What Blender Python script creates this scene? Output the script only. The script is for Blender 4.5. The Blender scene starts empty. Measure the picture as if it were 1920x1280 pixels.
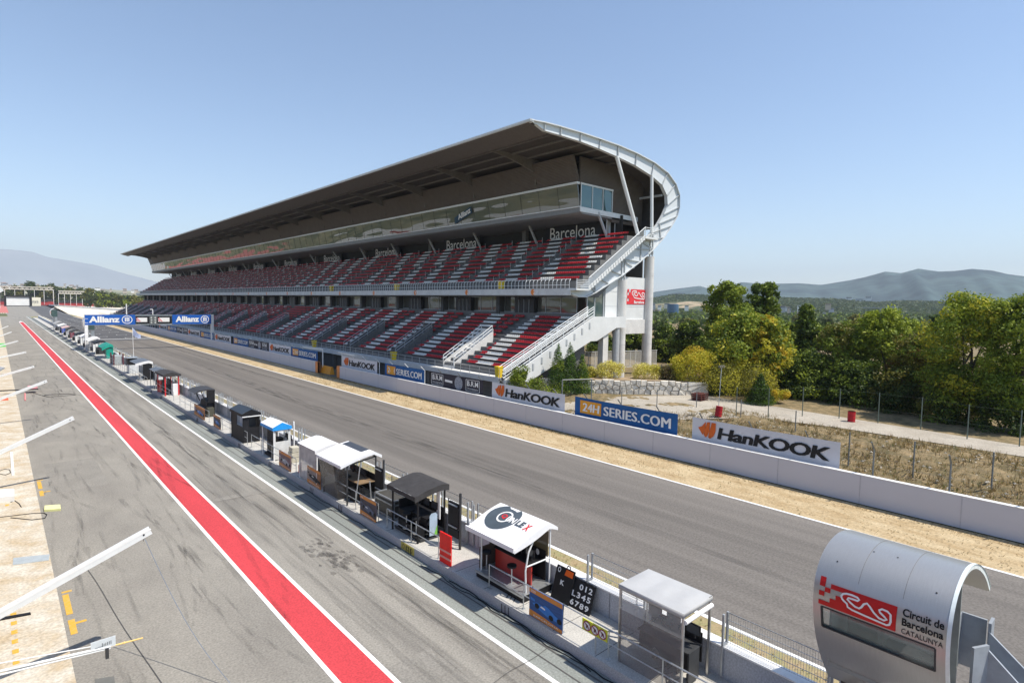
import bpy, math, random
import numpy as np
from mathutils import Vector, Matrix
random.seed(7); rng=np.random.default_rng(7)
S=bpy.context.scene; COL=S.collection
# ---------------------------------------------------------------- camera
CAMF,CU,CV,CH=1071.8022,960.0,640.0,12.0
def _n(v): v=np.array(v,float); return v/np.linalg.norm(v)
_y=_n([-9-CU,CV-553,-CAMF]); _x=_n([2150-CU,CV-590,-CAMF]); _x=_n(_x-_y*(_x@_y)); _z=np.cross(_x,_y)
RC=np.array([_x,_y,_z])
cd=bpy.data.cameras.new('camera'); cam=bpy.data.objects.new('camera',cd); COL.objects.link(cam)
cd.sensor_width=36; cd.lens=36*CAMF/1920; cd.clip_start=.2; cd.clip_end=90000
cam.matrix_world=Matrix.Translation((0,0,CH))@Matrix([list(r) for r in RC]).to_4x4()
S.camera=cam
def ray(u,v): return RC@np.array([u-CU,CV-v,-CAMF])
def onz(u,v,z=0): d=ray(u,v); t=(z-CH)/d[2]; return (d[0]*t,d[1]*t,z)
def ony(u,v,y): d=ray(u,v); t=y/d[1]; return (d[0]*t,y,CH+d[2]*t)
def onx(u,v,x): d=ray(u,v); t=x/d[0]; return (x,d[1]*t,CH+d[2]*t)
def ond(u,v,D): d=ray(u,v); t=D/math.hypot(d[0],d[1]); return (d[0]*t,d[1]*t,CH+d[2]*t)
# ---------------------------------------------------------------- world, sun, exposure
SUN=Vector((-.31,.5,-1.0)).normalized()
W=bpy.data.worlds.new('World'); S.world=W; W.use_nodes=True
nt=W.node_tree; nt.nodes.clear()
sky=nt.nodes.new('ShaderNodeTexSky'); sky.sky_type='NISHITA'; sky.sun_disc=False
sky.sun_elevation=math.asin(-SUN.z); sky.sun_rotation=math.atan2(-SUN.x,-SUN.y)
sky.altitude=150; sky.air_density=1.0; sky.dust_density=.35; sky.ozone_density=1.6
bg=nt.nodes.new('ShaderNodeBackground'); bg.inputs[1].default_value=.15
ow=nt.nodes.new('ShaderNodeOutputWorld')
nt.links.new(sky.outputs[0],bg.inputs[0]); nt.links.new(bg.outputs[0],ow.inputs[0])
sl=bpy.data.lights.new('sun','SUN'); sl.energy=5.0; sl.angle=math.radians(.5); sl.color=(1,.93,.82)
so=bpy.data.objects.new('sun',sl); COL.objects.link(so); so.rotation_euler=SUN.to_track_quat('-Z','Y').to_euler(); so.location=(60,-60,120)
S.view_settings.view_transform='Standard'; S.view_settings.look='None'; S.view_settings.gamma=1; S.view_settings.exposure=.32
S.render.engine='CYCLES'
try: S.cycles.volume_step_rate=4; S.cycles.transparent_max_bounces=24
except Exception: pass
# ---------------------------------------------------------------- materials
MATS={}
def mat(name,col,rough=.6,metal=0,var=.12,scale=3,bump=0,stretch=None,spec=.3,alpha=1,col2=None,contrast=None,trans=0,island=0,emit=None,sss=0,dscale=None):
    if name in MATS: return MATS[name]
    m=bpy.data.materials.new(name); m.use_nodes=True; MATS[name]=m
    N=m.node_tree.nodes; L=m.node_tree.links; b=N['Principled BSDF']
    b.inputs['Roughness'].default_value=rough; b.inputs['Metallic'].default_value=metal
    b.inputs['Specular IOR Level'].default_value=spec
    b.inputs['Alpha'].default_value=alpha
    if trans: b.inputs['Transmission Weight'].default_value=trans
    tc=N.new('ShaderNodeTexCoord'); mp=N.new('ShaderNodeMapping'); L.new(tc.outputs['Object'],mp.inputs[0])
    if stretch: mp.inputs['Scale'].default_value=stretch
    nz=N.new('ShaderNodeTexNoise'); nz.inputs['Scale'].default_value=scale; nz.inputs['Detail'].default_value=6; nz.inputs['Roughness'].default_value=.6
    L.new(mp.outputs[0],nz.inputs[0])
    rp=N.new('ShaderNodeValToRGB'); c=np.array(col[:3])
    lo=tuple(np.clip(c*(1-var),0,1)) if col2 is None else tuple(col2[:3])
    hi=tuple(np.clip(c*(1+var),0,1)) if col2 is None else tuple(c)
    a,bb=contrast or (.3,.7)
    rp.color_ramp.elements[0].position=a; rp.color_ramp.elements[1].position=bb
    rp.color_ramp.elements[0].color=(*lo,1); rp.color_ramp.elements[1].color=(*hi,1)
    L.new(nz.outputs[0],rp.inputs[0]); out=rp.outputs[0]
    if dscale:   # a second, fine grain
        n2=N.new('ShaderNodeTexNoise'); n2.inputs['Scale'].default_value=dscale; n2.inputs['Detail'].default_value=3
        L.new(tc.outputs['Object'],n2.inputs[0])
        r2=N.new('ShaderNodeMapRange'); r2.inputs[1].default_value=.3; r2.inputs[2].default_value=.7; r2.inputs[3].default_value=.78; r2.inputs[4].default_value=1.2
        L.new(n2.outputs[0],r2.inputs[0])
        mx=N.new('ShaderNodeVectorMath'); mx.operation='MULTIPLY'; L.new(out,mx.inputs[0]); L.new(r2.outputs[0],mx.inputs[1]); out=mx.outputs[0]
    if island:
        g=N.new('ShaderNodeNewGeometry'); r3=N.new('ShaderNodeMapRange'); r3.inputs[3].default_value=1-island; r3.inputs[4].default_value=1+island
        L.new(g.outputs['Random Per Island'],r3.inputs[0])
        mx=N.new('ShaderNodeVectorMath'); mx.operation='MULTIPLY'; L.new(out,mx.inputs[0]); L.new(r3.outputs[0],mx.inputs[1]); out=mx.outputs[0]
    L.new(out,b.inputs['Base Color'])
    if bump:
        bm=N.new('ShaderNodeBump'); bm.inputs['Strength'].default_value=bump; bm.inputs['Distance'].default_value=.02
        L.new(nz.outputs[0],bm.inputs['Height']); L.new(bm.outputs[0],b.inputs['Normal'])
    if emit: b.inputs['Emission Color'].default_value=(*emit[:3],1); b.inputs['Emission Strength'].default_value=emit[3]
    return m
def leafmat(name,col,col2,tr=.35):
    if name in MATS: return MATS[name]
    m=bpy.data.materials.new(name); m.use_nodes=True; MATS[name]=m
    N=m.node_tree.nodes; L=m.node_tree.links; b=N['Principled BSDF']; b.inputs['Roughness'].default_value=.55; b.inputs['Specular IOR Level'].default_value=.25
    g=N.new('ShaderNodeNewGeometry'); rp=N.new('ShaderNodeValToRGB')
    rp.color_ramp.elements[0].color=(*col,1); rp.color_ramp.elements[1].color=(*col2,1)
    tc=N.new('ShaderNodeTexCoord'); nz=N.new('ShaderNodeTexNoise'); nz.inputs['Scale'].default_value=.45; nz.inputs['Detail'].default_value=2; L.new(tc.outputs['Object'],nz.inputs[0])
    ad=N.new('ShaderNodeMath'); ad.operation='MULTIPLY_ADD'; ad.inputs[1].default_value=.55; L.new(g.outputs['Random Per Island'],ad.inputs[0])
    mr=N.new('ShaderNodeMapRange'); mr.inputs[1].default_value=.35; mr.inputs[2].default_value=.65; mr.inputs[4].default_value=.45; L.new(nz.outputs[0],mr.inputs[0]); L.new(mr.outputs[0],ad.inputs[2])
    L.new(ad.outputs[0],rp.inputs[0]); L.new(rp.outputs[0],b.inputs['Base Color'])
    t=N.new('ShaderNodeBsdfTranslucent'); L.new(rp.outputs[0],t.inputs[0]); mx=N.new('ShaderNodeMixShader'); mx.inputs[0].default_value=tr
    L.new(b.outputs[0],mx.inputs[1]); L.new(t.outputs[0],mx.inputs[2]); L.new(mx.outputs[0],N['Material Output'].inputs[0])
    return m
def glassmat(name,tint,alpha,rough=.08):
    if name in MATS: return MATS[name]
    m=bpy.data.materials.new(name); m.use_nodes=True; MATS[name]=m
    b=m.node_tree.nodes['Principled BSDF']; b.inputs['Base Color'].default_value=(*tint,1); b.inputs['Roughness'].default_value=rough
    b.inputs['Specular IOR Level'].default_value=.8; b.inputs['Alpha'].default_value=alpha
    N=m.node_tree.nodes; L=m.node_tree.links; tc=N.new('ShaderNodeTexCoord'); nz=N.new('ShaderNodeTexNoise'); nz.inputs['Scale'].default_value=.35
    mpg=N.new('ShaderNodeMapping'); mpg.inputs['Scale'].default_value=(1,.22,1.2); L.new(tc.outputs['Object'],mpg.inputs[0]); L.new(mpg.outputs[0],nz.inputs[0]); nz.inputs['Detail'].default_value=1; bm=N.new('ShaderNodeBump'); bm.inputs['Strength'].default_value=.35; bm.inputs['Distance'].default_value=.25; L.new(nz.outputs[0],bm.inputs['Height']); L.new(bm.outputs[0],b.inputs['Normal'])
    return m
white=mat('white_paint',(.78,.78,.77),.5,var=.05,scale=2)
wallwhite=mat('wall_white_paint',(.74,.74,.76),.6,var=.07,scale=1.2,stretch=(1,.25,2))
steel=mat('galvanised_steel',(.5,.52,.53),.4,metal=.7,var=.12,scale=8)
wsteel=mat('white_painted_steel',(.72,.74,.74),.4,var=.05)
gsteel=mat('grey_painted_steel',(.42,.44,.45),.45,var=.08)
dark=mat('black_matte',(.012,.012,.014),.6,var=.3)
dgrey=mat('dark_grey_plastic',(.045,.047,.05),.5,var=.2)
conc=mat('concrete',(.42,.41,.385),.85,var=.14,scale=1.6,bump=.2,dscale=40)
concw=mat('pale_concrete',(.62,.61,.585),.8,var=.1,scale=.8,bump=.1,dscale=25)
redp=mat('red_paint',(.62,.03,.035),.45,var=.08)
orange=mat('orange_plastic',(.75,.2,.02),.5,var=.1)
yellow=mat('yellow_plastic',(.78,.55,.03),.5,var=.08)
wood=mat('wood',(.35,.22,.11),.7,var=.3,scale=6)
# ---------------------------------------------------------------- mesh helper
class MB:
    def __init__(s): s.v=[]; s.f=[]; s.m=[]; s.arr=[]
    def poly(s,pts,m=0):
        n=len(s.v); s.v+= [tuple(p) for p in pts]; s.f.append(tuple(range(n,n+len(pts)))); s.m.append(m)
    def hexa(s,p,m=0):  # 8 points: bottom 4 ccw, top 4
        n=len(s.v); s.v+=[tuple(q) for q in p]
        for q in ((3,2,1,0),(4,5,6,7),(0,1,5,4),(1,2,6,5),(2,3,7,6),(3,0,4,7)): s.f.append(tuple(n+i for i in q)); s.m.append(m)
    def box(s,x0,x1,y0,y1,z0,z1,m=0):
        s.hexa([(x0,y0,z0),(x1,y0,z0),(x1,y1,z0),(x0,y1,z0),(x0,y0,z1),(x1,y0,z1),(x1,y1,z1),(x0,y1,z1)],m)
    def bar(s,a,b,w,h=None,m=0,up=(0,0,1)):
        a=Vector(a); b=Vector(b); d=(b-a).normalized(); h=h or w; up=Vector(up)
        if abs(d.dot(up))>.98: up=Vector((1,0,0))
        r=d.cross(up).normalized()*w/2; u=r.cross(d).normalized()*h/2
        s.hexa([a-r-u,a+r-u,b+r-u,b-r-u,a-r+u,a+r+u,b+r+u,b-r+u],m)
    def tube(s,a,b,r,n=8,m=0,r2=None,cap=True):
        a=Vector(a); b=Vector(b); d=(b-a).normalized(); up=Vector((0,0,1)) if abs(d.z)<.95 else Vector((1,0,0))
        x=d.cross(up).normalized(); y=x.cross(d); k=len(s.v); r2=r if r2 is None else r2
        for i in range(n):
            t=2*math.pi*i/n; o=x*math.cos(t)+y*math.sin(t); s.v.append(tuple(a+o*r)); s.v.append(tuple(b+o*r2))
        for i in range(n):
            j=(i+1)%n; s.f.append((k+2*i,k+2*j,k+2*j+1,k+2*i+1)); s.m.append(m)
        if cap:
            s.f.append(tuple(k+2*i for i in range(n))[::-1]); s.m.append(m); s.f.append(tuple(k+2*i+1 for i in range(n))); s.m.append(m)
    def path(s,pts,r,n=6,m=0):
        for a,b in zip(pts,pts[1:]): s.tube(a,b,r,n,m)
    def extr(s,prof,axis,a,b,m=0,caps=True):  # closed 2D profile; axis 'y': prof=(x,z); 'x': (y,z); 'z': (x,y)
        def P(p,t): return (p[0],t,p[1]) if axis=='y' else ((t,p[0],p[1]) if axis=='x' else (p[0],p[1],t))
        k=len(s.v); n=len(prof)
        for p in prof: s.v.append(P(p,a)); s.v.append(P(p,b))
        for i in range(n):
            j=(i+1)%n; s.f.append((k+2*i,k+2*j,k+2*j+1,k+2*i+1)); s.m.append(m)
        if caps: s.f.append(tuple(k+2*i for i in range(n))); s.m.append(m); s.f.append(tuple(k+2*i+1 for i in range(n))[::-1]); s.m.append(m)
    def strip(s,A,B,m=0):  # quads between two polylines
        k=len(s.v); s.v+=[tuple(p) for q in zip(A,B) for p in q]
        for i in range(len(A)-1): s.f.append((k+2*i,k+2*i+1,k+2*i+3,k+2*i+2)); s.m.append(m)
    def build(s,name,mats,parent=None,smooth=False,kind=None,solid=False):
        me=bpy.data.meshes.new(name); off=ORG.get(parent.name,(0,0,0)) if parent else (0,0,0)
        if parent is None and s.loc is not None: off=s.loc
        V=np.array(s.v,float)-np.array(off); me.from_pydata(V.tolist(),[],s.f)
        if not isinstance(mats,(list,tuple)): mats=[mats]
        for q in mats: me.materials.append(q)
        me.polygons.foreach_set('material_index',s.m)
        if smooth: me.polygons.foreach_set('use_smooth',[True]*len(s.f))
        me.update(); o=bpy.data.objects.new(name,me); COL.objects.link(o)
        if parent: o.parent=parent; ORG[o.name]=off
        else: o.location=off; ORG[o.name]=off
        if kind: o['kind']=kind
        return o
    loc=None
ORG={}
def thing(name,label,cat,loc,group=None):
    o=bpy.data.objects.new(name,None); COL.objects.link(o); o.location=loc; ORG[o.name]=tuple(loc); o.empty_display_size=.3
    o['label']=label; o['category']=cat
    if group: o['group']=group
    return o
def tag(o,label,cat,group=None):
    o['label']=label; o['category']=cat
    if group: o['group']=group
    return o
def copy_tree(o,loc,label=None,group=None,rz=None):
    c=o.copy(); COL.objects.link(c); c.location=loc; ORG[c.name]=tuple(loc)
    if rz is not None: c.rotation_euler=(0,0,rz)
    if label: c['label']=label
    if group: c['group']=group
    for ch in list(o.children):
        d=ch.copy(); COL.objects.link(d); d.parent=c
        for g in list(ch.children):
            e=g.copy(); COL.objects.link(e); e.parent=d
    return c
def rawmesh(name,V,F,mats,mi=None,parent=None,smooth=False):
    me=bpy.data.meshes.new(name); n=F.shape[1]
    if parent: V=V-np.array(ORG[parent.name])
    me.vertices.add(len(V)); me.vertices.foreach_set('co',V.astype(np.float32).ravel())
    me.loops.add(F.size); me.loops.foreach_set('vertex_index',F.astype(np.int32).ravel())
    me.polygons.add(len(F)); me.polygons.foreach_set('loop_start',(np.arange(len(F))*n).astype(np.int32)); me.polygons.foreach_set('loop_total',np.full(len(F),n,np.int32))
    for q in mats: me.materials.append(q)
    if mi is not None: me.polygons.foreach_set('material_index',mi.astype(np.int32))
    if smooth: me.polygons.foreach_set('use_smooth',np.ones(len(F),bool))
    me.update(); o=bpy.data.objects.new(name,me); COL.objects.link(o)
    if parent: o.parent=parent; ORG[o.name]=ORG[parent.name]
    return o
def struct(name,mb,m,smooth=False): return mb.build(name,m,None,smooth,'structure')
# text as triangles: list of (verts2d, faces); size = cap height 1, origin left baseline
TXT={}
def text2d(t,bold=.0,shear=0,space=1):
    k=(t,bold,shear,space)
    if k in TXT: return TXT[k]
    cu=bpy.data.curves.new('t','FONT'); cu.body=t; cu.size=1.0; cu.offset=bold; cu.shear=shear; cu.space_character=space; cu.resolution_u=3
    ob=bpy.data.objects.new('t',cu); COL.objects.link(ob); dg=bpy.context.evaluated_depsgraph_get(); dg.update()
    me=bpy.data.meshes.new_from_object(ob.evaluated_get(dg))
    V=np.array([v.co[:2] for v in me.vertices]); F=[tuple(p.vertices) for p in me.polygons]
    bpy.data.objects.remove(ob); bpy.data.curves.remove(cu); bpy.data.meshes.remove(me)
    V=V-V.min(0); w=V[:,0].max(); h=V[:,1].max(); TXT[k]=(V/np.array([w,h]),F); return TXT[k]
def put_text(mb,t,fn,u0,u1,v0,v1,m=0,**k):
    """text stretched into the box u0..u1, v0..v1 of the surface fn(u,v)->xyz"""
    V,F=text2d(t,**k); n=len(mb.v)
    mb.v+=[tuple(fn(u0+(u1-u0)*a,v0+(v1-v0)*b)) for a,b in V]
    for f in F: mb.f.append(tuple(n+i for i in f)); mb.m.append(m)
def put_poly(mb,pts,fn,u0,u1,v0,v1,m=0):
    mb.poly([fn(u0+(u1-u0)*a,v0+(v1-v0)*b) for a,b in pts],m)
def put_disc(mb,fn,cu_,cv_,ru,rv,m=0,n=20,ring=None):
    if ring:
        for i in range(n):
            t,s2=2*math.pi*i/n,2*math.pi*(i+1)/n
            mb.poly([fn(cu_+ru*math.cos(a)*q,cv_+rv*math.sin(a)*q) for a,q in ((t,1),(s2,1),(s2,ring),(t,ring))],m)
    else: mb.poly([fn(cu_+ru*math.cos(2*math.pi*i/n),cv_+rv*math.sin(2*math.pi*i/n)) for i in range(n)],m)
def put_stroke(mb,pts,fn,w,m=0):
    """flat line of width w along 2D pts (u,v)"""
    P=[np.array(p,float) for p in pts]
    L=[];R=[]
    for i,p in enumerate(P):
        d=(P[min(i+1,len(P)-1)]-P[max(i-1,0)]); d=d/np.linalg.norm(d); q=np.array([-d[1],d[0]])*w/2
        L.append(fn(*(p+q))); R.append(fn(*(p-q)))
    mb.strip(L,R,m)
CIRC=[(.03,.62),(.02,.74),(.05,.86),(.12,.93),(.22,.95),(.33,.92),(.37,.84),(.34,.76),(.24,.76),(.16,.74),(.14,.66),(.2,.55),(.3,.42),(.38,.4),(.42,.5),(.46,.7),(.52,.8),(.57,.7),(.66,.45),(.76,.27),(.85,.25),(.9,.34),(.85,.45),(.77,.58),(.75,.68),(.8,.78),(.9,.76),(.96,.65),(.97,.3),(.95,.12),(.9,.05),(.5,.12),(.25,.18),(.16,.26),(.14,.42),(.07,.52),(.03,.62)]
# ================================================================ ground and markings
def ss(a,b,x): t=np.clip((np.asarray(x,float)-a)/(b-a),0,1); return t*t*(3-2*t)
YA,YB=-12.0,430.0
dry=mat('dry_ground',(.27,.25,.13),.95,col2=(.07,.09,.035),scale=.018,dscale=1.5,contrast=(.42,.6))
mb=MB(); R_=45000
mb.poly([(-R_,-R_,0),(R_,-R_,0),(R_,R_,0),(-R_,R_,0)]); struct('ground',mb,dry)
asph_pit=mat('pit_lane_asphalt',(.285,.268,.235),.9,col2=(.185,.174,.155),scale=1.1,stretch=(1,.06,1),contrast=(.3,.62),dscale=14,spec=.25,bump=.15)
asph_in=mat('pit_box_asphalt',(.3,.282,.246),.9,col2=(.22,.206,.182),scale=.35,stretch=(1,.5,1),contrast=(.3,.7),dscale=14,spec=.25,bump=.15)
asph_tr=mat('track_asphalt',(.195,.178,.16),.88,col2=(.118,.108,.098),scale=.55,stretch=(1,.02,1),contrast=(.32,.66),dscale=10,spec=.25,bump=.12)
asph_far=mat('start_grid_asphalt',(.12,.118,.12),.88,col2=(.08,.08,.084),scale=.4,stretch=(1,.03,1),dscale=8)
def sheet(name,x0,x1,y0,y1,z,m,far=None):
    b=MB(); b.box(x0,x1,y0,y1,z-.03,z); return struct(name,b,m)
sheet('pit_apron',-30,1.5,YA,YB,.012,mat('stained_concrete',(.58,.545,.47),.85,col2=(.46,.37,.25),scale=.75,stretch=(1,1,1),contrast=(.36,.64),dscale=9,bump=.1))
sheet('pit_box_road',1.5,7.6,YA,YB,.008,asph_in)
sheet('pit_lane_road',7.6,12.9,YA,YB,.008,asph_pit)
sheet('pit_wall_gutter',12.9,14.35,YA,YB,.008,mat('green_grey_asphalt',(.27,.285,.262),.9,col2=(.2,.215,.2),scale=.8,stretch=(1,.1,1),dscale=14))
sheet('grass_strip',17.0,20.1,YA,YB,.01,mat('strip_grass',(.27,.25,.12),.95,col2=(.34,.26,.15),scale=1.5,dscale=12,contrast=(.4,.6),bump=.4))
sheet('track_road',20.1,34.3,YA,190,.008,asph_tr)
sheet('grid_road',20.1,34.3,190,560,.008,asph_far)
sheet('track_verge',34.3,39.3,YA,YB,.012,mat('dry_verge',(.5,.4,.25),.95,col2=(.36,.26,.14),scale=1.1,stretch=(1,.35,1),dscale=7,contrast=(.35,.65),bump=.5))
sheet('service_alley',39.5,44,50,370,.012,mat('alley_asphalt',(.13,.125,.12),.9,dscale=6))
b=MB(); 
b.poly([(37,400,.02),(60,430,.02),(190,900,.02),(260,1500,.02),(60,1300,.02),(34.6,900,.02)])
struct('gravel_runoff',b,mat('pale_gravel',(.72,.64,.52),.95,var=.08,scale=.05,dscale=.6))
b=MB(); b.poly([(5,430,.02),(34.3,430,.02),(60,1100,.02),(30,1250,.02),(5,1000,.02)]); struct('far_road',b,asph_in)
b=MB(); b.poly([(20.1,430,.03),(34.3,430,.03),(45,900,.03),(60,1200,.03),(45,1200,.03),(28,900,.03)]); struct('far_track_road',b,asph_far)
b=MB(); b.poly([(-80,520,.03),(6.5,520,.03),(9,900,.03),(-80,900,.03)]); struct('red_runoff',b,mat('red_asphalt',(.5,.16,.14),.9,dscale=.8))
mk=mat('marking_paint',(.8,.8,.78),.6,var=.06,scale=6,col2=(.62,.61,.58),contrast=(.2,.45))
b=MB(); b.box(7.72,8.98,YA,340,.0,.016)
struct('red_lane_band',b,mat('red_lane_paint',(.58,.058,.068),.75,col2=(.47,.05,.058),scale=.7,stretch=(1,.12,1),dscale=16))
b=MB()
b.box(7.56,7.72,YA,340,0,.018); b.box(8.98,9.14,YA,340,0,.018)
b.poly([(8.2,352,.02),(8.5,352,.02),(9.14,340,.02),(7.56,340,.02)])
b.box(12.78,12.95,YA,YB,0,.018); b.box(20.05,20.27,YA,YB,0,.02); b.box(34.18,34.36,YA,YB,0,.02)
b.box(20.3,34.1,196.6,197.6,0,.022)
for k in range(24):
    y=203+k*8.2; x=22.2 if k%2 else 28.2
    b.box(x,x+2.6,y,y+.22,0,.022); b.box(x+2.5,x+2.7,y-1.2,y,0,.022); b.box(x,x+.2,y-1.2,y,0,.022)
struct('road_markings',b,mk)
# yellow pit box marks and steel plates on the apron
b=MB()
for y in (26.6,45.5):
    b.box(1.62,1.82,y,y+1.9,0,.018); b.box(1.62,1.82,y-1.7,y-.5,0,.018); b.box(1.82,2.15,y-.95,y-.8,0,.018); b.box(1.62,1.95,y+2.1,y+2.25,0,.018)
    for q in range(7 if y<30 else 2): b.box(.05,.22,y-2.6+q*.75,y-2.3+q*.75,0,.02)
struct('pit_box_markings',b,mat('worn_yellow_paint',(.62,.36,.05),.7,col2=(.5,.4,.2),scale=7,contrast=(.2,.5)))
# cracks, joints and tyre marks
tm=bpy.data.materials.new('tyre_rubber'); tm.use_nodes=True
N=tm.node_tree.nodes; L=tm.node_tree.links; N['Principled BSDF'].inputs['Base Color'].default_value=(.035,.034,.034,1); N['Principled BSDF'].inputs['Roughness'].default_value=.8
tc=N.new('ShaderNodeTexCoord'); nz=N.new('ShaderNodeTexNoise'); nz.inputs['Scale'].default_value=1.3; nz.inputs['Detail'].default_value=8; mpp=N.new('ShaderNodeMapping'); mpp.inputs['Scale'].default_value=(4,.22,1); L.new(tc.outputs['Object'],mpp.inputs[0]); L.new(mpp.outputs[0],nz.inputs[0])
mr=N.new('ShaderNodeMapRange'); mr.inputs[1].default_value=.42; mr.inputs[2].default_value=.72; mr.inputs[3].default_value=0; mr.inputs[4].default_value=.2; L.new(nz.outputs[0],mr.inputs[0]); L.new(mr.outputs[0],N['Principled BSDF'].inputs['Alpha'])
b=MB()
def curve_strip(b,pts,w,z):
    put_stroke(b,pts,lambda x,y:(x,y,z),w)
zz=.019
for k in range(150):
    x0=rng.uniform(1.9,7.2); y0=rng.uniform(15,150)**1.0; Ln=rng.uniform(3,13); dx=rng.uniform(-1.6,2.6)*Ln/10; w=rng.choice([.12,.2,.28]); zz+=.00004
    P=[(min(max(x0+dx*t*t,1.6),7.45),y0-Ln*t) for t in np.linspace(0,1,9)]
    curve_strip(b,P,w,zz)
for k in range(26):
    x0=9.35+3.3*rng.random(); y0=rng.uniform(20,300); Ln=rng.uniform(30,90); zz+=.00004
    P=[(min(max(x0+.25*math.sin(t*3+k),9.3),12.6),y0-Ln*t) for t in np.linspace(0,1,14)]
    curve_strip(b,P,rng.choice([.2,.35,.5]),zz)
for k in range(18):
    x0=rng.choice([24,26,27.5,29.5,31.5])+rng.uniform(-.6,.6); y0=rng.uniform(60,420); zz+=.00004
    P=[(x0+.4*math.sin(t*2+k),y0-rng.uniform(80,81)*t) for t in np.linspace(0,1,14)]
    curve_strip(b,P,rng.choice([.4,.8]),zz)
struct('tyre_marks',b,tm)
b=MB(); 
for (x0,y0,x1,y1) in ((9.2,13.0,14.3,13.35),(20.3,59.3,34.1,60.1),(9.2,36.2,12.7,36),(2.6,31,3.6,18)):
    curve_strip(b,[(x0+(x1-x0)*t+.03*math.sin(9*t),y0+(y1-y0)*t+.04*math.sin(14*t)) for t in np.linspace(0,1,16)],.022,.034)
curve_strip(b,[(13.45,YA),(13.45,200),(13.45,400)],.05,.02); curve_strip(b,[(13.98,YA),(13.98,200),(13.98,400)],.07,.02)
struct('asphalt_joints',b,mat('thin_crack',(.1,.096,.09),.8))
# oil stain
b=MB()
for k in range(90):
    x,y=rng.normal(11.4,.33),rng.normal(25.2,1.1); r=rng.uniform(.03,.14)
    b.poly([(x+r*rng.uniform(.6,1.5)*math.cos(a),y+2.0*r*rng.uniform(.6,1.4)*math.sin(a),.0205+k*.00003) for a in np.linspace(0,5.7,7)])
struct('oil_stain',b,mat('oil',(.12,.11,.1),.6,alpha=.25))
# embankment beyond the trackside fence: one sheet rising to the service road and the trees
def ht(x,y):
    x=np.asarray(x,float); y=np.asarray(y,float)
    a=1.2*ss(41,55,x)*(1-ss(46,50.3,y)); b_=1.6*ss(60,64,x)*ss(46,50.3,y)
    nearr=np.maximum(a,b_)
    return nearr*(1-ss(330,420,x)) - 14*ss(95,190,x)*ss(-40,60,y)*0
xs=np.concatenate([np.arange(40.2,66,.45),np.arange(66,110,2),np.arange(110,440,12)]); ys=np.concatenate([np.arange(-30,56,.6),np.arange(56,420,10)])
X,Yg=np.meshgrid(xs,ys,indexing='ij'); Z=ht(X,Yg)
bank=(ss(41,43.5,X)*(1-ss(55,57.5,X))*(1-ss(44,49,Yg)))
Z=Z+bank*(rng.normal(0,.09,Z.shape)+.35*np.sin(X*.9+Yg*.5)*np.sin(Yg*.7)*.5)+.015
n1,n2=X.shape; V=np.stack([X,Yg,Z],-1).reshape(-1,3); I=np.arange(n1*n2).reshape(n1,n2)
F=np.stack([I[:-1,:-1],I[1:,:-1],I[1:,1:],I[:-1,1:]],-1).reshape(-1,4)
o=rawmesh('embankment',V,F,[mat('dry_bank',(.3,.22,.12),.95,col2=(.1,.085,.04),scale=1.3,dscale=7,bump=.6)],smooth=True); o['kind']='structure'
# service road and lot, lying on the bank
def drape(name,A,B,m,z=.03,n=40):
    A=np.array(A,float);B=np.array(B,float)
    def rs(P): 
        d=np.r_[0,np.cumsum(np.linalg.norm(np.diff(P,axis=0),axis=1))]; t=np.linspace(0,d[-1],n); return np.stack([np.interp(t,d,P[:,i]) for i in (0,1)],1)
    A=rs(A);B=rs(B); mb=MB(); K=10
    rows=[A+(B-A)*k/K for k in range(K+1)]
    for k in range(K):
        mb.strip([(x,y,float(ht(x,y))+z+.03) for x,y in rows[k]],[(x,y,float(ht(x,y))+z+.03) for x,y in rows[k+1]])
    return struct(name,mb,m)
pale=mat('pale_dusty_asphalt',(.44,.4,.335),.92,col2=(.34,.3,.245),scale=.35,dscale=9)
drape('service_road',[(56.6,-30),(56.8,6),(56.8,18),(55.5,24),(50,30),(44.6,38),(43.6,47)],[(61.2,-30),(61.4,6),(62.4,17.5),(63,24),(64,36),(57,40),(50.8,43)],pale)

b=MB()
for (x0,x1,y0,y1) in ((2.2,5.1,44,52),(9.3,12.7,36.3,36.9),(1.7,4.0,60,75),(9.2,12.7,58,59),(3.5,7.4,95,110),(9.2,11.0,14.5,16.0)): b.box(x0,x1,y0,y1,.0,.0125)
struct('asphalt_patches',b,mat('patched_asphalt',(.24,.226,.2),.9,var=.1,scale=.6,dscale=14))
b=MB(); zz=.03
for k in range(16):
    y0=rng.uniform(14,150); Ln=rng.uniform(4,12); zz+=.0001; dr=rng.choice([-1,1])
    P=[(8.35+dr*(1.3*(t-.5)),y0+Ln*t) for t in np.linspace(0,1,9)]; curve_strip(b,P,rng.choice([.15,.22]),zz)
struct('tyre_marks_on_band',b,tm)
# ================================================================ grandstand
Y0,Y1,BAY=50.5,358.0,15.0
GS=thing('grandstand','long grey grandstand with red and white seats under a curved roof','grandstand',(55,Y0,0))
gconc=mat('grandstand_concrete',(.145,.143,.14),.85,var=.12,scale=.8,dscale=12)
endwhite=mat('end_white_panel',(.66,.67,.66),.6,var=.06,scale=.6)
brown=mat('brown_cladding',(.15,.125,.105),.7,var=.08,scale=1)
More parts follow.
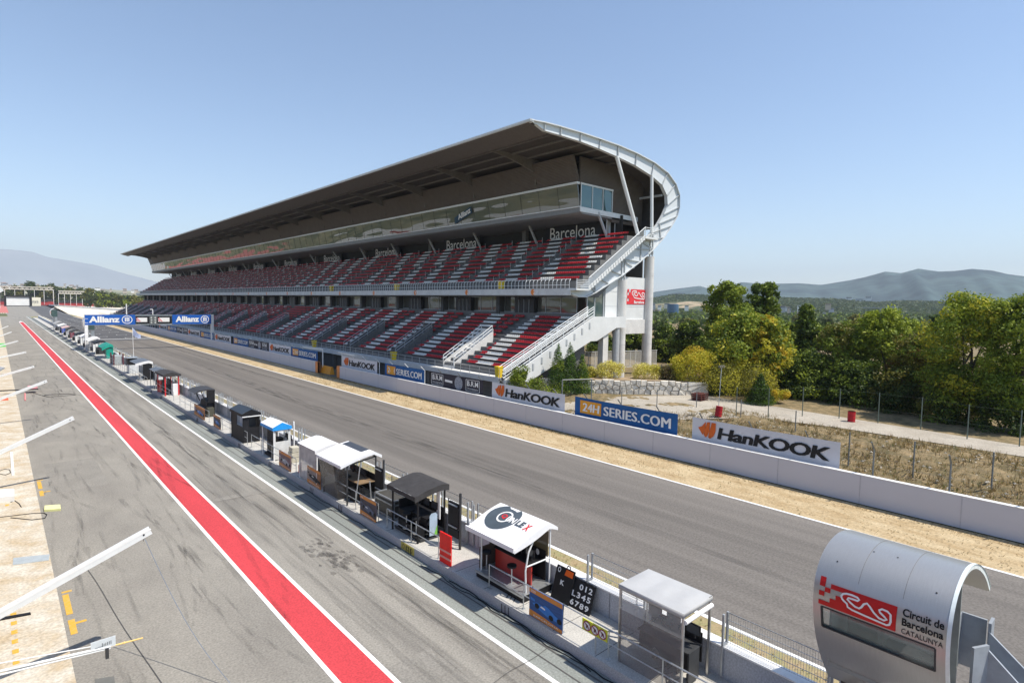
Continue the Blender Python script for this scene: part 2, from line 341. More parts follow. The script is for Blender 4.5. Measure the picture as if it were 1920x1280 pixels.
# horizontal ribs on the cladding
N=brown.node_tree.nodes; L=brown.node_tree.links; wv=N.new('ShaderNodeTexWave'); wv.bands_direction='Z'; wv.inputs['Scale'].default_value=1.6; tc=N.new('ShaderNodeTexCoord'); L.new(tc.outputs['Object'],wv.inputs[0])
bm=N.new('ShaderNodeBump'); bm.inputs['Strength'].default_value=.9; bm.inputs['Distance'].default_value=.12; L.new(wv.outputs['Fac'],bm.inputs['Height']); L.new(bm.outputs[0],N['Principled BSDF'].inputs['Normal'])
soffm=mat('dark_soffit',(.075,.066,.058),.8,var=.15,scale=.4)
gglass=glassmat('gallery_glass',(.13,.132,.118),1.0,.02); gglass.node_tree.nodes['Principled BSDF'].inputs['Metallic'].default_value=.3; gglass.node_tree.nodes['Bump'].inputs['Strength'].default_value=.32
gglass2=glassmat('end_glass',(.08,.14,.14),1.0,.04); gglass2.node_tree.nodes['Principled BSDF'].inputs['Metallic'].default_value=.35
# --- lower tier
LX=[45.7+1.1*i for i in range(12)]; LZ=[4.39+.523*i-.42 for i in range(12)]
pr=[(44.6,0)]
pr+= [(44.6,3.25),(LX[0]-.55,3.25)]
for x,z in zip(LX,LZ): pr+=[(x-.55,z),(x+.55,z)]
pr+=[(LX[-1]+.55,10.75),(59.2,10.75),(59.2,9.4)]
pr2=pr+[(59.2,0)]
m=MB()
m.extr(pr2,'y',Y0+.35,Y1)
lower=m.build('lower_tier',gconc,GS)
m=MB(); m.box(43.5,45.2,Y0-.2,Y1,3.0,3.3); m.box(43.45,43.6,Y0-.2,Y1,2.75,3.35)
m.build('front_walkway',concw,GS)
y=Y0
while y<Y1: m=MB(); m.box(43.9,44.4,y,y+.4,0,3.0); m.build('walkway_post',gconc,GS); y+=7.5
# front railing, along the walkway
def railing(b,x,y0,y1,z,h,step=1.5,r=.035,mid=(.5,),n=5):
    y=y0
    while y<=y1: b.tube((x,y,z),(x,y,z+h),r,n); y+=step
    for q in (1,)+tuple(mid): b.tube((x,y0,z+h*q),(x,y1,z+h*q),r,n)
m=MB(); railing(m,43.65,Y0-.1,Y1,3.3,1.05,1.9); m.build('front_railing',steel,GS)
# stairways that rise through the lower rows: one part per stairway, rails as sub-part
for k in range(20):
    ya=61.2+BAY*k; yb=ya+2.6
    if yb>Y1: break
    m=MB(); x0,x1=45.0,51.6; z0,z1=3.3,7.3
    for y in (ya,yb-.18):
        m.hexa([(x0,y,z0-.3),(x1,y,z1-.8),(x1,y+.18,z1-.8),(x0,y+.18,z0-.3),(x0,y,z0+.7),(x1,y,z1+.75),(x1,y+.18,z1+.75),(x0,y+.18,z0+.7)])
    for j in range(9):
        xx=x0+j*.73; m.box(xx,xx+.75,ya+.18,yb-.18,z0-.3+j*.42,z0+.33+j*.43)
    m.box(x1,x1+.12,ya,yb,z1-.9,z1+1.15)
    st=m.build('stairway',gconc if k else concw,GS)  # nearest stairway is paler: the sunlight on it is put into the concrete colour
    m=MB()
    for y in (ya+.09,yb-.09):
        for q in (1.15,1.6): m.tube((x0,y,z0+q),(x1,y,z1+q),.045,5)
        for t in np.linspace(0,1,5): xx=x0+(x1-x0)*t; zb=z0+(z1-z0)*t; m.tube((xx,y,zb),(xx,y,zb+1.6),.04,5)
    m.tube((x1,ya,z1+1.6),(x1,yb,z1+1.6),.045,5)
    m.build('handrail',steel if k else wsteel,st)  # nearest rails whitened to look sunlit as well
# --- glazed wall behind the lower tier, doors, soffit
m=MB(); m.box(59.4,59.6,Y0+2,Y1-4,10.7,13.2); m.build('lower_glazing',gglass,GS)
m=MB(); 
y=Y0+2
while y<Y1-4: m.box(59.33,59.42,y,y+.09,10.7,13.2); y+=3.0
m.box(59.2,59.45,Y0+2,Y1-4,10.6,10.85); m.build('glazing_mullions',gsteel,GS)
for k in range(20):
    y=60.2+BAY*k
    m=MB(); m.box(58.6,59.5,y,y+4.2,10.3,13.0); d=m.build('doorway',mat('black_door',(.03,.03,.033),.5),GS)
    m=MB(); 
    for q in (1.0,2.1,3.2): m.box(58.54,58.6,y+q,y+q+.05,10.4,12.7)
    m.build('door_frame',gsteel,d)
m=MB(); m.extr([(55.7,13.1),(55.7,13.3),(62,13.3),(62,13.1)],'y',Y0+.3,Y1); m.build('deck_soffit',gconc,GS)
# pillars under the deck
for k in range(20):
    y=64.5+BAY*k; m=MB(); m.box(58.2,59.3,y-.0+3,y+.8+3,9.5,13.2); m.build('deck_pillar',mat('dark_pillar',(.07,.07,.07),.7),GS)
# --- upper tier
UX=[57.8+1.17*j for j in range(10)]; UZ=[15.6+.77*j-.42 for j in range(10)]
pr=[(55.55,13.25),(55.55,14.1),(57.0,14.1),(57.0,UZ[0])]
for x,z in zip(UX,UZ): pr+=[(x-.585,z),(x+.585,z)]
pr+=[(71.6,UZ[-1]),(71.6,UZ[-1]-1.2),(62,13.25)]
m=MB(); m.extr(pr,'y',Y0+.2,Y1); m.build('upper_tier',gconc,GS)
m=MB(); m.box(55.42,55.56,Y0-.3,Y1+1,13.25,14.12); m.box(55.42,56.9,Y0-.3,Y1+1,14.1,14.16); m.build('deck_edge',concw,GS)
m=MB()
y=Y0
while y<Y1:
    m.path([(55.5,y,14.12),(55.5,y,15.1),(55.75,y,15.35)],.04,4); y+=.75 if y<120 else 1.5
m.tube((55.75,Y0,15.35),(55.75,Y1,15.35),.045,5); m.tube((55.5,Y0,14.6),(55.5,Y1,14.6),.03,4)
m.build('deck_railing',wsteel,GS)
om=mat('orange_disc',(.75,.22,.04),.5)
for k in range(14):
    y=57.2+BAY*k; fn=lambda a,c,y=y:(55.40,y-a,c); m=MB()
    put_disc(m,lambda a,c,y=y:(55.41,y-a,c),0,13.68,.42,.42,0)
    d=m.build('block_number',om,GS); m=MB()
    put_text(m,str(21-k),lambda a,c,y=y:(55.39,y-a,c),.1,.9,13.42,13.94,bold=.02); m.build('digits',white,d)
# aisle handrails of the upper tier
for k in range(38):
    y=60.7+7.5*k
    if y>Y1-6: break
    m=MB()
    for j in range(0,10,1): m.tube((UX[j]-.3,y,UZ[j]),(UX[j]-.3,y,UZ[j]+1.0),.025,4)
    m.bar((UX[0]-.3,y,UZ[0]+.5),(UX[9]-.3,y,UZ[9]+.5),.02,.02); m.build('aisle_rail',steel,GS)
# --- concourse behind the upper tier
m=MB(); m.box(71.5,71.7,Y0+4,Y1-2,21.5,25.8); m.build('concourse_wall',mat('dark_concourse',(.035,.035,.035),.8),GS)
for k in range(20):
    y=55+BAY*k
    m=MB(); m.bar((68.5,y,22.3),(66.3,y,25.7),.28,.28); m.build('raking_strut',gsteel,GS)
    m=MB(); m.box(70.6,71.4,y+5,y+5.9,21.5,25.6); m.build('concourse_pillar',mat('pillar_grey',(.16,.16,.16),.8),GS)
for k in range(10):
    yb=69.6+30*k
    if yb>Y1-5: break
    m=MB(); m.box(70.2,70.26,yb-12.2,yb,22.3,25.4); d=m.build('name_banner',mat('black_banner',(.018,.02,.025),.6),GS)
    m=MB(); put_text(m,'Barcelona',lambda a,c,yb=yb:(70.19,yb-a,c),1.1,11.0,22.9,24.85); m.build('lettering',white,d)
# --- gallery: floor, glass, cladding
GY=55.0
m=MB(); m.extr([(62.35,25.95),(62.35,25.25),(63.0,25.05),(74,25.05),(74,25.95)],'y',GY,Y1-2); 
m.build('gallery_floor',mat('gallery_slab',(.23,.235,.24),.6,var=.08),GS)
m=MB(); m.extr([(62.35,26.0),(61.66,29.1),(61.9,29.1),(62.55,26.0)],'y',GY+.1,Y1-3); gl=m.build('gallery_glazing',gglass,GS)
m=MB(); m.box(61.5,62.1,GY-.05,Y1-2,29.1,29.4); m.box(62.15,62.5,GY-.05,Y1-2,25.93,26.06)
m.build('glazing_frame',wsteel,gl)
for k in range(75): m=MB(); yy=GY+4*k; m.bar((62.33,yy,26.0),(61.64,yy,29.1),.03,.03); m.build('gallery_seam',dgrey,gl)
m=MB(); 
put_text(m,'Allianz',lambda a,c:(62.1-.22*(c-26+a*.25),84-a,c+(a)*.25),0.6,4.4,26.6,27.5,bold=.03,m=0)
bn=MB(); bn.poly([(62.15-.22*(c-26),84-a,c) for a,c in ((-.7,26.15),(4.8,27.6),(4.6,28.7),(-.5,27.3))])
ab=bn.build('hanging_banner',mat('dark_blue_banner',(.02,.06,.1),.6),GS); m.build('lettering',white,ab)
m=MB(); m.hexa([(61.75,GY,29.4),(60.4,GY,32.9),(60.9,GY,32.9),(62.2,GY,29.4),(61.75,Y1-2,29.4),(60.4,Y1-2,32.9),(60.9,Y1-2,32.9),(62.2,Y1-2,29.4)])
# end return of the cladding, over the end glass, back to the curved roof
m.box(62.2,77.5,GY,GY+.3,29.3,33.0); m.box(69.6,77.3,GY,GY+.3,24.6,29.3)
m.build('wall_cladding',brown,GS)
m=MB(); m.box(62.45,69.6,GY+.02,GY+.1,26.0,29.25); eg=m.build('end_window',gglass2,GS)
m=MB()
for x in (62.4,64.9,67.3,69.5): m.box(x,x+.12,GY-.06,GY+.02,26.0,29.3)
m.box(62.3,69.7,GY-.08,GY+.02,29.15,29.4); m.box(62.3,76,GY-.1,GY+.02,25.3,26.0); m.build('window_frame',wsteel,eg)
m=MB(); m.box(70.2,70.6,GY+1,GY+1.4,21.5,25.2); m.box(68.9,69.0,GY+.4,GY+.5,22,25); m.box(70.9,71,GY+.4,GY+.5,22,25); m.build('door_frame',gsteel,GS)
# --- roof
OUT=[(992.5,224.5),(1020,229.5),(1050,237.5),(1087.5,248.7),(1125,261),(1157.5,272.5),(1192.5,287.5),(1225,305),(1250,324),(1265,345),(1271.7,365),(1271.7,387.5),(1267.5,405),(1257.5,422.5),(1242.5,445),(1222.5,467.5),(1197.5,490),(1165,515),(1140,531),(1115,547),(1097,555.5),(1082,555.5),(1069,550)]
INN=[(1004,233.5),(1020,246),(1050,254.5),(1087,266),(1122,279.5),(1157.5,295),(1190,311),(1220,330),(1240,347.5),(1249,367.5),(1250,385),(1243,402.5),(1233,420),(1220,437),(1207,452),(1185,466),(1160,484),(1137,504),(1118,520),(1102,533),(1090,541),(1080,542),(1069,541)]
G=lambda p:ony(p[0],p[1],Y0)
O3=[G(p) for p in OUT]; I3=[G(p) for p in INN]
m=MB(); sh=lambda P,y:[(q[0],y,q[2]) for q in P]
m.strip(sh(O3,Y0),sh(I3,Y0)); m.strip(sh(O3,Y0+.06),sh(I3,Y0+.06))
m.strip(sh(O3,Y0-.35),sh(O3,Y0+.5)); m.strip(sh(I3,Y0-.2),sh(I3,Y0+.35))
off=lambda P,d:[(q[0],q[1],q[2]-d) for q in P]
m.strip(off(sh(O3,Y0-.35),.12),off(sh(O3,Y0+.5),.12)); m.strip(off(sh(O3,Y0-.35),.12),sh(O3,Y0-.35))
web=m.build('end_girder',mat('light_blue_grey_steel',(.6,.63,.65),.45,var=.04),GS)
m=MB()
for k in range(1,20): m.bar((O3[k][0],Y0-.1,O3[k][2]-.05),(I3[k][0],Y0-.1,I3[k][2]),.1,.25,up=(0,1,0))
m.build('stiffeners',gsteel,web)
m=MB()
for a,c in (((1108,520),(1116,545)),((1162,484),(1188,502)),((1202,456),(1200,487)),((1205,455),(1222,466)),((1236,420),(1238,447))):
    m.bar(G(a),G(c),.22,.3,up=(0,1,0))
for u,v0,v1 in ((1166,482,520),(1171,480,520),(1219,440,478),(1224,438,478)): m.bar(G((u,v0)),G((u-1,v1)),.16,.3,up=(0,1,0))
m.build('bracing',gsteel,web)
# roof shell (top skin and soffit) following the girder back to the far end
kk=14
T=[(q[0],q[2]) for q in O3[:kk]]
def inset(P,d):
    R=[]
    for i,p in enumerate(P):
        a=np.array(P[max(i-1,0)]); c=np.array(P[min(i+1,len(P)-1)]); t=(c-a)/np.linalg.norm(c-a); n=np.array([t[1],-t[0]]); R.append((p[0]-(-n[0])*d, p[1]+n[1]*d))
    return R
Bt=inset(T,-.0); 
low=[(p[0]*1.0+(q[0]-p[0])*f,p[1]+(q[1]-p[1])*f) for p,q,f in zip(T,[(q[0],q[2]) for q in I3[:kk]],[.75,.6,.45,.4,.4,.4,.4,.4,.4,.4,.4,.4,.4,.4])]
m=MB(); m.strip([(x,Y0+.1,z-.05) for x,z in T],[(x,Y1-8,z-.05) for x,z in T]); rs=m.build('roof_skin',mat('roof_metal',(.5,.52,.53),.5,var=.05),GS,smooth=True)
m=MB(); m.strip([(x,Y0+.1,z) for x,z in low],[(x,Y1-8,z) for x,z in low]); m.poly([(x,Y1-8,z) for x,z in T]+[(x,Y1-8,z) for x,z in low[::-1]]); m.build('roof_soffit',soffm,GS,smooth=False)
m=MB(); e0=T[0]; m.extr([(e0[0]-.15,e0[1]+.05),(e0[0]+.5,e0[1]+.1),(e0[0]+.5,e0[1]-.25),(e0[0]-.1,e0[1]-.22)],'y',Y0-.3,Y1-8); m.build('roof_edge',mat('edge_steel',(.55,.57,.57),.45),GS)
m=MB(); m.extr([(e0[0],e0[1]-.2),(e0[0]+3.2,e0[1]-1.0),(e0[0]+3.2,e0[1]+.15),(e0[0]+.4,e0[1]-.1)],'y',Y0+.3,Y1-8); m.build('roof_fascia',mat('brown_grey_fascia',(.12,.105,.095),.7),GS)
def lowz(x): return float(np.interp(x,[p[0] for p in low[:9]],[p[1] for p in low[:9]]))
for k in range(20):
    y=63+BAY*k
    if y>Y1-10: break
    m=MB(); xs_=np.linspace(52,62,6)
    up=[(x,lowz(x)) for x in xs_]; dn=[(x,lowz(x)-.25-1.9*((x-52)/10)**1.3) for x in xs_]
    m.extr(up+dn[::-1],'y',y,y+.25); m.box(61.2,62,y,y+.25,30,lowz(61.6)-.5)
    m.build('roof_beam',mat('beam_brown',(.17,.155,.14),.7),GS)
m=MB()
for x in np.arange(53,78,3.1):
    z=lowz(x)-.12 if x<70 else None
    if z: m.bar((x,Y0+.4,z-.05),(x,Y1-9,z-.05),.16,.24)
m.build('purlins',mat('beam_brown',(.17,.155,.14),.7),GS)
m=MB(); 
for x,z in ((76.5,29),(78.5,25.5)): m.bar((x,Y0+.4,z),(x,Y0+16,z),.2,.3)
m.build('end_purlins',gsteel,GS)
# back wall closing the stand
m=MB(); m.box(79.2,79.4,GY+1,Y1-9,9,27);  m.build('rear_wall',mat('rear_grey',(.2,.2,.2),.8),GS)
# struts between girder and landing
m=MB(); a=G((1156,293)); c=G((1196,440)); m.tube(a,c,.27,10); m.build('raking_strut',wsteel,GS)
m=MB(); a=G((1222,330)); c=G((1222,440)); m.tube(a,c,.24,10); m.build('hanger_strut',wsteel,GS)
# --- columns
for (u,vt,r) in ((1170.5,525,.72),(1222,481,.74)):
    a=G((u,vt)); m=MB(); m.tube((a[0],Y0+.4,0),(a[0],Y0+.4,a[2]),r,24)
    for zc in np.arange(3,a[2],3.4): m.tube((a[0],Y0+.4,zc),(a[0],Y0+.4,zc+.06),r+.02,24)
    co=m.build('column',concw,GS,smooth=False)
    m=MB(); 
    for dx in (-.35,.35): m.bar((a[0]+dx,Y0+.1,a[2]),(a[0]+dx*.4,Y0+.1,a[2]+1.3),.14,.2)
    m.build('column_head',gsteel,co)
# --- upper end stair
p0=G((1090,541)); p1=G((1196,446))
m=MB(); ns=24
for i in range(ns):
    t0=i/ns; x=p0[0]+(p1[0]-p0[0])*t0; z=p0[2]+(p1[2]-p0[2])*t0; w=(p1[0]-p0[0])/ns; hh=(p1[2]-p0[2])/ns
    m.hexa([(x,Y0-1.3,z-.25),(x+w,Y0-1.3,z-.1),(x+w,Y0+.2,z-.1),(x,Y0+.2,z-.25),(x,Y0-1.3,z+hh+.12),(x+w*.62,Y0-1.3,z+hh+.12),(x+w*.62,Y0+.2,z+hh+.12),(x,Y0+.2,z+hh+.12)])
m.box(p1[0],p1[0]+3.2,Y0-1.3,Y0+1.2,p1[2]-.15,p1[2]+.15); m.box(55.4,p0[0],Y0-1.3,Y0+.2,13.9,14.15)
us=m.build('upper_end_stair',endwhite,GS)
def meshpanel(b,A,B,h,step=.16,r=.012):  # vertical bar infill between two base points
    A=np.array(A);B=np.array(B); L_=np.linalg.norm((B-A)[:2]); n=max(2,int(L_/step))
    for i in range(n+1):
        q=A+(B-A)*i/n; b.bar(q,(q[0],q[1],q[2]+h),r*2,r*2)
m=MB(); ya=Y0-1.28
m.tube((p0[0],ya,p0[2]+1.4),(p1[0],ya,p1[2]+1.45),.06,6); m.tube((p0[0],ya,p0[2]+.25),(p1[0],ya,p1[2]+.3),.03,5)
meshpanel(m,(p0[0],ya,p0[2]+.2),(p1[0],ya,p1[2]+.25),1.2)
for zq in (.4,.65,.9,1.15,1.4):
    m.tube((p1[0],ya,p1[2]+zq),(p1[0]+3.2,ya,p1[2]+zq),.03 if zq<1.4 else .05,5); m.tube((55.5,ya,14+zq*.9),(p0[0],ya,14+zq*.9),.03,5)
for xx in (0,1.6,3.2): m.tube((p1[0]+xx,ya,p1[2]),(p1[0]+xx,ya,p1[2]+1.45),.05,6)
for xx in (55.5,p0[0]): m.tube((xx,ya,14),(xx,ya,15.4),.05,6)
m.build('handrail',wsteel,us)
# --- lower end stair: solid white flank, notched, rails
q0=(43.9,3.0); q1=(59.6,10.35)
m=MB(); ya,yb=Y0-.9,Y0-.55
m.extr([(43.6,1.6),(45.2,1.6),(59.0,7.2),(60.3,7.2),(64.5,8.9),(66.6,8.9),(66.6,10.45),(59.6,10.45),(q0[0],3.1)],'y',ya,yb)
m.box(59.6,66.6,yb+.005,Y0+4,10.15,10.43)
ls=m.build('lower_end_stair',endwhite,GS)
m=MB()
for i in range(13):
    t=i/13; x=q0[0]+(q1[0]-q0[0])*t; z=q0[1]+(q1[1]-q0[1])*t; m.box(x,x+1.25,yb,Y0+.3,z-.5,z+.3)
m.build('steps',gconc,ls)
m=MB()
for i in range(10):
    t=(i+.9)/10.6; x=q0[0]+(q1[0]-q0[0])*t; z=q0[1]+(q1[1]-q0[1])*t; m.box(x,x+.28,ya-.06,ya+.02,z-1.0,z-.2)
m.build('step_light',gsteel,ls)
m=MB()
for q in (.35,.75,1.15,1.45):
    for yy in (ya+.1,Y0+.25): m.tube((q0[0]-.3,yy,q0[1]+q),(q1[0],yy,q1[1]+q),.05,6)
for t in np.linspace(0,1,9): x=q0[0]+(q1[0]-q0[0])*t; z=q0[1]+(q1[1]-q0[1])*t; m.tube((x,ya+.1,z),(x,ya+.1,z+1.45),.05,6); m.tube((x,Y0+.25,z),(x,Y0+.25,z+1.45),.05,6)
m.build('handrail',wsteel,ls)
# --- end building between deck and ground
m=MB(); m.box(63.6,73.4,Y0+.5,Y0+.8,9.9,16.2); m.build('end_wall_panel',endwhite,GS)
m=MB(); 
for z in (11.9,14.0): m.box(63.6,73.4,Y0+.48,Y0+.5,z,z+.03)
m.box(66.6,66.7,Y0+.47,Y0+.5,9.9,16.2); m.build('panel_joint',gsteel,GS)
m=MB(); m.box(59.8,63.4,Y0+.7,Y0+.9,10.4,15.4); eg=m.build('end_window',glassmat('dark_end_glass',(.05,.08,.08),1,.05),GS)
m=MB(); 
for x in (59.8,61.4,63.3): m.box(x,x+.14,Y0+.6,Y0+.72,10.4,15.4)
m.build('window_frame',gsteel,eg)
m=MB(); m.box(66.0,73.5,Y0+.3,Y0+1.1,7.9,10.0); m.build('end_beam',concw,GS)
m=MB(); m.box(62.0,63.1,Y0-.6,Y0+.3,1.2,8.2); m.build('stair_pillar',concw,GS)
m=MB(); m.tube((65.2,Y0-.3,0),(65.2,Y0-.3,9.3),.5,16); m.build('drain_column',gsteel,GS)
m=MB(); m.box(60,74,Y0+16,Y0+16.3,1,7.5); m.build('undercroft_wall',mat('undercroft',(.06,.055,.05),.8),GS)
# sign on the end wall
y=Y0+.44; sx0,sx1,sz0,sz1=67.75,73.25,12.25,14.45; fn=lambda a,c:(a,y,c)
m=MB(); w=(sx1-sx0)
m.poly([fn(sx0+.3*w,sz0),fn(sx1,sz0),fn(sx1,sz1),fn(sx0+.3*w,sz1)])
cs=(sz1-sz0)/5
for i in range(4):
    for j in range(5):
        if (i+j)%2==0 or j==0 or (i>=3 and j<4): m.poly([(sx0+i*.075*w,y,sz0+j*cs),(sx0+(i+1)*.075*w,y,sz0+j*cs),(sx0+(i+1)*.075*w,y,sz0+(j+1)*cs),(sx0+i*.075*w,y,sz0+(j+1)*cs)])
sg=m.build('circuit_sign',mat('sign_red',(.66,.04,.05),.5),GS)
m=MB(); y-=.02; put_stroke(m,[(sx0+.34*w+.6*w*a,sz0+.7+1.35*c) for a,c in CIRC],fn,.13); put_text(m,'Barcelona',fn,sx0+.45*w,sx1-.5,sz0+.12,sz0+.55,bold=.03); m.build('lettering',white,sg)
# --- seats
def seat_arr():
    m=MB(); m.hexa([(-.2,-.17,0),(.18,-.17,.02),(.18,.17,.02),(-.2,.17,0),(-.2,-.17,.06),(.18,-.17,.07),(.18,.17,.07),(-.2,.17,.06)])
    m.hexa([(.14,-.17,.02),(.2,-.17,.02),(.2,.17,.02),(.14,.17,.02),(.22,-.17,.31),(.26,-.17,.31),(.26,.17,.31),(.22,.17,.31)])
    return np.array(m.v),np.array(m.f)
SV,SF=seat_arr(); pos=[];colr=[]
def pattern(yy,row,sec,i,n,upper):
    if upper:
        if yy<150: return 1 if ((i+row*2+(5 if row>4 else 0))%21) in range(4,11) and not (sec%9==8) else 0
    else:
        if sec%7==6: return 0
        if yy<135: return 1 if ((i+row)%19) in range(5,13) else 0
    h=(sec*7+row*3)%11
    return 1 if (h<i%14<h+3 and rng.random()<.85) or rng.random()<.04 else 0
for r,(x,z) in enumerate(zip(LX,LZ)):
    for s_ in range(-1,20):
        ya=63.9+BAY*s_ + (.25 if s_>=0 else 1.9); yb=63.9+BAY*s_+10.5
        if s_==-1: ya,yb=50.9,59.4
        n=int((yb-ya)/.39)
        for i in range(n):
            yy=yb-.2-i*.39
            if yy<Y1-1: pos.append((x+.1,yy,z+.36)); colr.append(pattern(yy,r,s_+1,n-i if 0 else i,n,False))
        if r>=6 and s_>=0:
            for i in range(5): pos.append((x+.1,63.9+BAY*s_-.45-i*.39,z+.36)); colr.append(0)
for r,(x,z) in enumerate(zip(UX,UZ)):
    k=0
    for s_ in range(0,41):
        ya=52.6+7.5*s_ if s_ else 51.6; ya=53.4+7.5*s_; yb=ya+6.5
        if s_==0: ya=50.85
        n=int((yb-ya)/.39)
        for i in range(n):
            yy=yb-i*.39
            if yy<Y1-2: pos.append((x+.1,yy,z+.36)); colr.append(pattern(yy,r,s_,i,n,True))
pos=np.array(pos); colr=np.array(colr)
seat_red=mat('seat_red_plastic',(.46,.013,.022),.45,var=.12,scale=2,spec=.4); seat_white=mat('seat_white_plastic',(.72,.71,.68),.45,var=.06,scale=2)
d=np.linalg.norm(pos-np.array([0,0,CH]),axis=1); order=np.argsort(d); near=order[:100]; rest=order[100:]
protos=[]
for c,mt in ((0,seat_red),(1,seat_white)):
    me=bpy.data.meshes.new('seat'); me.from_pydata(SV.tolist(),[],SF.tolist()); me.materials.append(mt); protos.append(me)
for i in near:
    o=bpy.data.objects.new('seat',protos[colr[i]]); COL.objects.link(o); o.parent=GS; o.location=tuple(pos[i]-np.array(ORG[GS.name]))
V=(pos[rest][:,None,:]+SV[None]).reshape(-1,3); F=(np.arange(len(rest))[:,None,None]*len(SV)+SF[None]).reshape(-1,4)
o=rawmesh('seat_rows',V,F,[seat_red,seat_white],np.repeat(colr[rest],len(SF)),parent=GS); o['kind']='stuff'
# ================================================================ pit wall island
lav=mat('kerb_paint',(.45,.45,.48),.7,var=.1,scale=1.2,stretch=(1,.5,1),dscale=20)
PW=thing('pit_wall','low white pit wall with a raised kerb platform between pit lane and track','wall',(15.6,8,0))
m=MB(); m.box(14.35,16.6,YA,395,0,.4); m.build('platform',lav,PW)
m=MB(); m.box(14.36,16.59,YA+.01,394.9,.4,.405)
m.build('platform_top',mat('platform_concrete',(.47,.455,.42),.85,var=.1,scale=1.5,dscale=20),PW)
m=MB()
y=-6.0
while y<120: m.box(14.4,16.58,y,y+.02,.405,.409); y+=1.95
m.build('slab_joints',mat('dark_joint',(.06,.058,.055),.8),PW)
m=MB(); m.box(16.6,16.95,YA,395,0,1.38); m.build('wall',mat('pit_wall_shade_tint',(.42,.44,.48),.75,var=.07,scale=1.0,stretch=(1,.3,1),dscale=18),PW)  # bluish shade of the lane side put into the wall colour
m=MB(); m.box(16.56,17.0,YA,395,1.38,1.43); m.build('coping',white,PW)
m=MB()
y=1.0
while y<130: m.box(16.585,16.6,y,y+.03,.41,1.38); y+=3.9
m.build('wall_joints',mat('wall_joint',(.25,.26,.28),.8),PW)
# fence panels on the pit wall
FT=2.45
PF=thing('pit_wall_fence','grey wire mesh panels standing on the pit wall beside the track','fence',(16.8,8,1.4))
def fpanel(ya,yb,detail):
    m=MB(); st=.075 if detail==2 else (.16 if detail==1 else .45); r=.0045 if detail==2 else (.006 if detail==1 else .009)
    yy=ya
    while yy<yb: m.bar((16.8,yy,1.5),(16.8,yy,FT),r*2,r*2); yy+=st
    for z in (1.5,1.74,1.98,2.22,FT): m.bar((16.8,ya,z),(16.8,yb,z),.014,.014)
    m.box(16.795,16.805,ya,yb,FT-.015,FT+.015)
    p=m.build('mesh_panel',steel,PF)
    for y_,s_ in ((ya,-1),(yb,1)):
        m=MB(); m.box(16.5,16.58,y_-.03,y_+.03,.5,FT+.03); m.box(16.58,16.8,y_-.025,y_+.025,1.46,1.52); m.box(16.76,16.83,y_-.03,y_+.03,1.43,FT+.03)
        m.build('post',mat('post_grey',(.4,.42,.44),.5,metal=.4),p)
fpanel(11.15,13.75,2); fpanel(5.2,8.25,2); fpanel(2.0,4.9,2)
y=18.3; n=0
while y<300 and n<96:
    L_=2.5 if y<110 else 5.6; fpanel(y,y+L_,1 if y<46 else 0); y+=L_+.45; n+=1
# handrails
rs_=[(3.0,17.3,'beside the smoky vinyl booth'),(20.9,25.5,'in front of the black fabric tent'),(26.4,31.5,'before the flight case and white roofed booth'),(37.5,46.5,'in front of the blue trimmed booth'),(47.5,56.5,'in front of the black gabled booth'),(58.5,70,'before the dark hooded booth'),(73,84,'in front of the black and red booth'),(88,101,'before the white box booth'),(104,130,'near the gantry post')]
for ya,yb,wh in rs_:
    t=thing('handrail','thin grey tube handrail on the pit kerb '+wh,'handrail',(14.6,ya,.4),'handrails along the pit kerb')
    n=max(2,int((yb-ya)/1.95)); st=(yb-ya)/n
    for i in range(n+1):
        m=MB(); m.tube((14.6,ya+i*st,.4),(14.6,ya+i*st,1.42),.022,6); m.box(14.53,14.67,ya+i*st-.06,ya+i*st+.06,.4,.42); m.build('post',steel,t)
    m=MB(); m.tube((14.6,ya,1.42),(14.6,yb,1.42),.025,6); m.tube((14.6,ya,.95),(14.6,yb,.95),.02,6); m.build('rail',steel,t)
